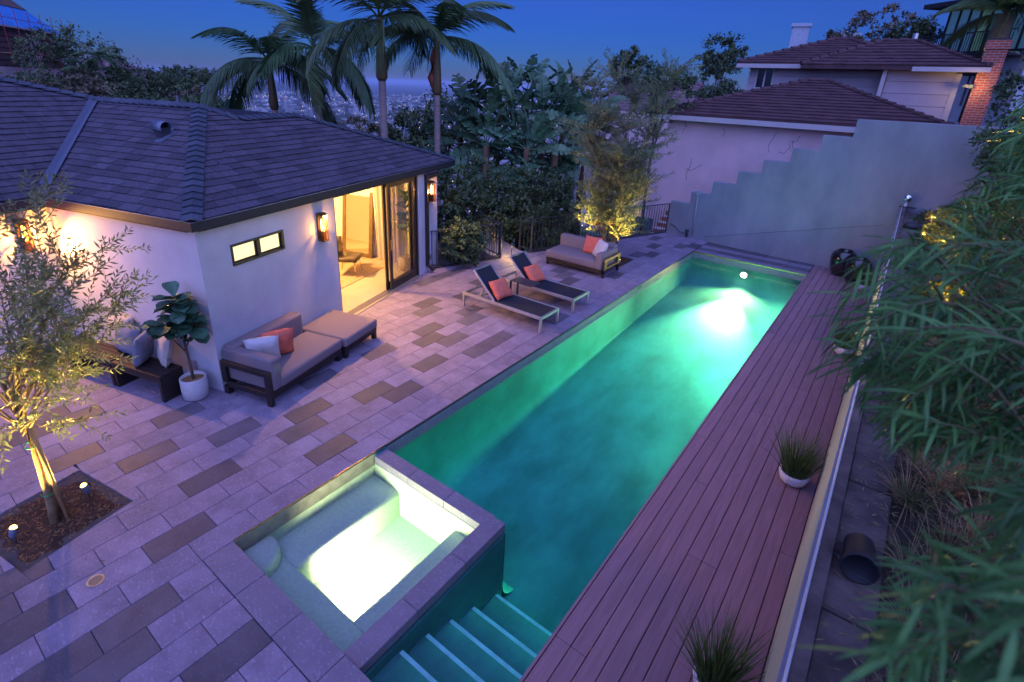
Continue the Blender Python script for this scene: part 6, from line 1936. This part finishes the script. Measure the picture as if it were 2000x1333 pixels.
P = np.stack([np.sin(a) * d, np.cos(a) * d, np.full(n_, PLAIN + 4.0)], 1)
V, F = leaf_mesh(P - np.array([8, 0, 0]), np.tile([1.0, 0, 0.1], (n_, 1)) + nrng.normal(size=(n_, 3)) * .3, np.tile([0, -.4, 1.0], (n_, 1)), 18, 12, 0.3)
tag(np_obj('city_trees', V, F, 'far_leaf', city), kind='stuff')

# ================================================================== planted slope on the right
def shrub_branches(t, branches, leaf_len, leaf_w, gap, m='shrub_leaf'):
    """branches: lists of points (world); builds stems and long narrow leaves under the thing t (which stands at its location)"""
    o = t.location
    b = B()
    P, D, N = [], [], []
    for pts in branches:
        pts = [p - o for p in pts]
        k = len(pts)
        b.tube(pts, [0.008 * (1 - 0.85 * i / (k - 1)) for i in range(k)], 5, cap=False)
        L_ = sum((pts[i + 1] - pts[i]).length for i in range(k - 1))
        n = max(6, int(L_ * 0.75 / gap))
        for i in range(n):
            t_ = 0.25 + 0.75 * i / (n - 1)
            j = min(int(t_ * (k - 1)), k - 2)
            p = pts[j].lerp(pts[j + 1], t_ * (k - 1) - j)
            d = (pts[j + 1] - pts[j]).normalized()
            ang = i * 2.399
            s_ = d.cross(Vector((0, 0, 1))).normalized(); u_ = s_.cross(d)
            side = s_ * math.cos(ang) + u_ * math.sin(ang) * 0.75
            P.append(p); D.append(d * rng.uniform(0.5, 1.0) + side * rng.uniform(0.5, 0.9)); N.append(Vector((rng.gauss(0, .5), rng.gauss(0, .5), 1)))
    b.build('stem', 'shrub_stem', t, smooth=True)
    n = len(P)
    A_ = lambda q: np.array([tuple(x) for x in q])
    V, F = blade_mesh(A_(P), A_(D), A_(N), leaf_len * nrng.uniform(0.7, 1.2, n), leaf_w * nrng.uniform(.8, 1.2, n), nrng.uniform(0.2, 1.5, n), 6)
    np_obj('foliage', V, F, m, t, smooth=True)

EDGE = [(150, 1960), (300, 1910), (400, 1850), (455, 1780), (500, 1640), (560, 1585), (640, 1600), (720, 1640), (800, 1680), (850, 1740), (900, 1860), (1000, 1880), (1060, 1840), (1120, 1700), (1200, 1640), (1333, 1600), (1500, 1600)]
def xedge(y):
    for (y0, x0), (y1, x1) in zip(EDGE[:-1], EDGE[1:]):
        if y0 <= y <= y1: return x0 + (x1 - x0) * (y - y0) / (y1 - y0)
    return 1900
def make_shrub(label, y0, y1, n, d0, d1, base, leaf_len=0.125, leaf_w=0.0125, gap=0.017, xr=2080, bl=(0.35, 0.7), edge_n=0, shift=30):
    t = thing('long_leaf_shrub', label, 'shrub', (base[0], base[1], terr_z(base[0], base[1]) - 0.02), 0, 'long leaved shrubs on the planted slope')
    br = []
    for i in range(n):
        y = rng.uniform(y0, y1)
        xe = xedge(y) + shift
        x = xe + (rng.uniform(0, 60) if i < edge_n else (xr - xe) * rng.random())
        tip = sight(x, y, rng.uniform(d0, d1))
        root = tip + _r0 * rng.uniform(*bl) * 0.9 + Vector((0, 0, rng.uniform(-.32, 0.06))) + Vector((_f.x, _f.y, 0)) * rng.uniform(-.25, .3)
        mid = root.lerp(tip, 0.5) + Vector((0, 0, 0.07 * (tip - root).length + rng.uniform(0, .05)))
        q1, q2 = root.lerp(mid, 0.5) + Vector((0, 0, .015)), mid.lerp(tip, 0.5) + Vector((0, 0, .02))
        br.append([root, q1, mid, q2, tip])
    shrub_branches(t, br, leaf_len, leaf_w, gap)
    b = B()
    o = t.location
    for i in range(0, len(br), 3):
        r_ = br[i][0] - o
        b.tube([(rng.uniform(-.08, .08), rng.uniform(-.08, .08), 0), r_ * 0.5 + Vector((0.06, 0, 0.1)), r_], [0.016, 0.011, 0.007], 6, cap=False)
    b.build('trunk', 'shrub_stem', t, smooth=True)
make_shrub('long leaved shrub hanging over the deck in front of the black urns', 455, 760, 36, 2.1, 3.1, (1.5, 2.9), 0.18, 0.0115, 0.017, edge_n=10)
make_shrub('long leaved shrub over the middle of the deck edge, above the dry grass', 640, 860, 36, 1.8, 2.6, (1.3, 2.3), 0.16, 0.0105, 0.016, edge_n=9)
make_shrub('long leaved shrub at the right edge level with the stepped wall', 330, 560, 40, 3.0, 4.4, (2.4, 4.2), 0.18, 0.0125, 0.018)
make_shrub('tall long leaved shrub at the right edge below the brick chimney', 190, 380, 40, 4.0, 6.0, (3.0, 5.6), 0.19, 0.014, 0.020)
make_shrub('long leaved shrub at the right edge below the dry grass', 900, 1120, 20, 1.2, 1.7, (1.5, 1.3), 0.13, 0.009, 0.015, shift=60)
make_shrub('long leaved shrub closest to the viewer at the bottom right', 1100, 1400, 20, 0.72, 1.15, (1.1, 0.75), 0.12, 0.0085, 0.016, bl=(0.25, 0.5), edge_n=4, shift=110)

# dry grass and low green cover
def tuft_field(name, label, n, fx, m, L0, L1, w, cat='grass', bend=(0.4, 1.4), clump=0.05, per=55, spread=0.7):
    P, D = [], []
    for i in range(n // per):
        x, y = fx()
        z = terr_z(x, y) - 0.01
        for k_ in range(per):
            a = rng.uniform(0, 6.283)
            r_ = clump * math.sqrt(rng.random())
            P.append((x + r_ * math.cos(a), y + r_ * math.sin(a), z)); D.append((math.cos(a) * rng.uniform(0.1, spread), math.sin(a) * rng.uniform(0.1, spread), 1))
    P, D = np.array(P), np.array(D)
    V, F = blade_mesh(P, D, rand_dirs(len(P)), nrng.uniform(L0, L1, len(P)), w, nrng.uniform(*bend, len(P)), 4, taper=0.6)
    return tag(np_obj(name, V, F, m), label, cat, kind='stuff')
tuft_field('dry_grass', 'dry straw coloured grass on the slope under the long leaved shrubs', 9000, lambda: (0.56 + 1.5 * rng.random() ** 1.3, rng.uniform(1.4, 7.0)), 'dry_grass', 0.16, 0.42, 0.005, bend=(0.7, 2.2))
tuft_field('green_grass', 'dark green grass on the slope near the viewer', 7000, lambda: (0.62 + 2.2 * rng.random(), rng.uniform(0.6, 9.0)), 'ground_cover', 0.14, 0.36, 0.008)
tuft_field('ground_cover', 'low green ground cover along the far end of the retaining wall', 16000, lambda: (0.55 + 2.6 * rng.random() ** 1.2, rng.uniform(8.0, 17.0)), 'ground_cover', 0.05, 0.16, 0.02, 'ground cover', per=40, clump=0.12, spread=1.6)
# fallen leaves on the path
k_ = 260
P = np.stack([nrng.uniform(0.25, 0.55, k_), nrng.uniform(1.5, 9, k_), np.full(k_, 1.853)], 1)
V, F = leaf_mesh(P, nrng.normal(size=(k_, 3)) * np.array([1, 1, .08]), np.tile([0, 0, 1.0], (k_, 1)), nrng.uniform(.03, .08, k_), .008)
tag(np_obj('fallen_leaves', V, F, 'dry_grass'), 'dry fallen leaves scattered over the path behind the wall', 'leaf litter', kind='stuff')

SG = 'yellow lit shrubs on the slope'
for i, (px, py, z, r_, lab) in enumerate(((1850, 440, 2.35, 0.34, 'yellow lit shrub highest on the slope by the wall corner'), (1880, 490, 2.35, 0.34, 'yellow lit shrub right of the upper garden spotlight'), (1830, 575, 2.25, 0.26, 'yellow lit shrub behind the long leaves halfway down the slope'), (1930, 420, 2.8, 0.4, 'yellow tinged shrub at the right picture edge'))):
    c = sight_z(px, py, z)
    if i == 3: c = sight(px, py, 8.5)
    t = thing('low_shrub', lab, 'shrub', (c.x, c.y, terr_z(c.x, c.y) - 0.03), rng.uniform(0, 6), SG)
    h = max(0.2, c.z - t.location.z)
    bushy(t, [(0, 0, h, r_ * 1.2, r_ * 1.2, r_)], 1500, 40, 0.055, 'yellow_shrub', 'foliage', trunk=(h, 0.02), hollow=0.4)
for i, (px, py, lab, tx) in enumerate(((1765, 450, 'garden spotlight beside the path nearest to the stepped wall', (1850, 440)), (1752, 508, 'garden spotlight beside the path between the two dark stones', (1880, 492)), (1800, 590, 'garden spotlight hidden among long leaves on the slope', (1830, 572)))):
    c = sight_z(px, py, 1.95)
    c.x += 0.32
    tg = sight_z(tx[0], tx[1], 2.35)
    uplight((c.x, c.y, terr_z(c.x, c.y)), tg, lab, 420, 70, s=1.3)
for i, (px, py, s_, lab) in enumerate(((1772, 438, 0.17, 'dark round stone on the path nearest to the ball finial'), (1757, 512, 0.16, 'dark round stone on the path nearer to the urns'))):
    c = sight_z(px, py, 1.92)
    t = thing('stone', lab, 'stone', (0.42, c.y, 1.84), rng.uniform(0, 6), 'dark stones on the path')
    bm = bmesh.new(); bmesh.ops.create_icosphere(bm, subdivisions=3, radius=1.0)
    for v in bm.verts: v.co = Vector((v.co.x * s_, v.co.y * s_ * 0.85, (v.co.z + 0.6) * s_ * 0.5)) * (1 + 0.18 * mnoise.noise(v.co * 1.7 + Vector((i * 9, 0, 0))))
    me = bpy.data.meshes.new('rock'); bm.to_mesh(me); bm.free(); me.materials.append(M['stone_dark']); me.polygons.foreach_set('use_smooth', [True] * len(me.polygons))
    link(bpy.data.objects.new('rock', me), t)
bu = thing('bucket', 'dark plastic bucket lying on its side on the path behind the wall', 'bucket', (0.36, 3.12, 1.945), 0)
bu.rotation_euler = (R(84), 0, R(4)); bu.scale = (0.66, 0.66, 0.8)
B().lathe([(0.0, -0.15), (0.105, -0.15), (0.118, -0.13), (0.135, 0.14), (0.142, 0.145), (0.142, 0.165), (0.128, 0.165), (0.112, -0.12), (0.0, -0.13)], 32).build('body', 'black_plastic', bu, smooth=True)
B().tube([(0.142 * math.cos(a), 0.142 * math.sin(a), 0.15) for a in np.linspace(0, 2 * math.pi, 25)], 0.007, 6, cap=False).build('rim', 'black_plastic', bu, smooth=True)
B().tube([(-0.14, 0.0, 0.13), (-0.21, -0.02, 0.06), (-0.22, -0.03, -0.04), (-0.16, -0.04, -0.1), (-0.12, -0.03, -0.1)], 0.004, 6).build('handle', 'black_metal', bu, smooth=True)

# ================================================================== evening haze over the city
hz = B().box((-4500, 5500, 0), (24000, 24000, 1)).build('haze', 'pipe_grey')
hz.data.clear_geometry()
vs = [(x, y, z) for x in (-40800, 40800) for y in (-40800, 40800) for z in (PLAIN - 3, 60)]
hz.data.from_pydata(vs, [], [(0, 1, 3, 2), (4, 6, 7, 5), (0, 4, 5, 1), (2, 3, 7, 6), (0, 2, 6, 4), (1, 5, 7, 3)])
m = bpy.data.materials.new('haze_air'); m.use_nodes = True
N, Lk = m.node_tree.nodes, m.node_tree.links
N.remove(N['Principled BSDF'])
pv = N.new('ShaderNodeVolumePrincipled'); pv.inputs['Color'].default_value = (0.62, 0.74, 1.0, 1); pv.inputs['Density'].default_value = 0.00006
pv.inputs['Anisotropy'].default_value = 0.0
Lk.new(pv.outputs[0], N['Material Output'].inputs['Volume'])
hz.data.materials.clear(); hz.data.materials.append(m)
tag(hz, 'thin blue evening haze over the distant city', 'haze', kind='stuff')
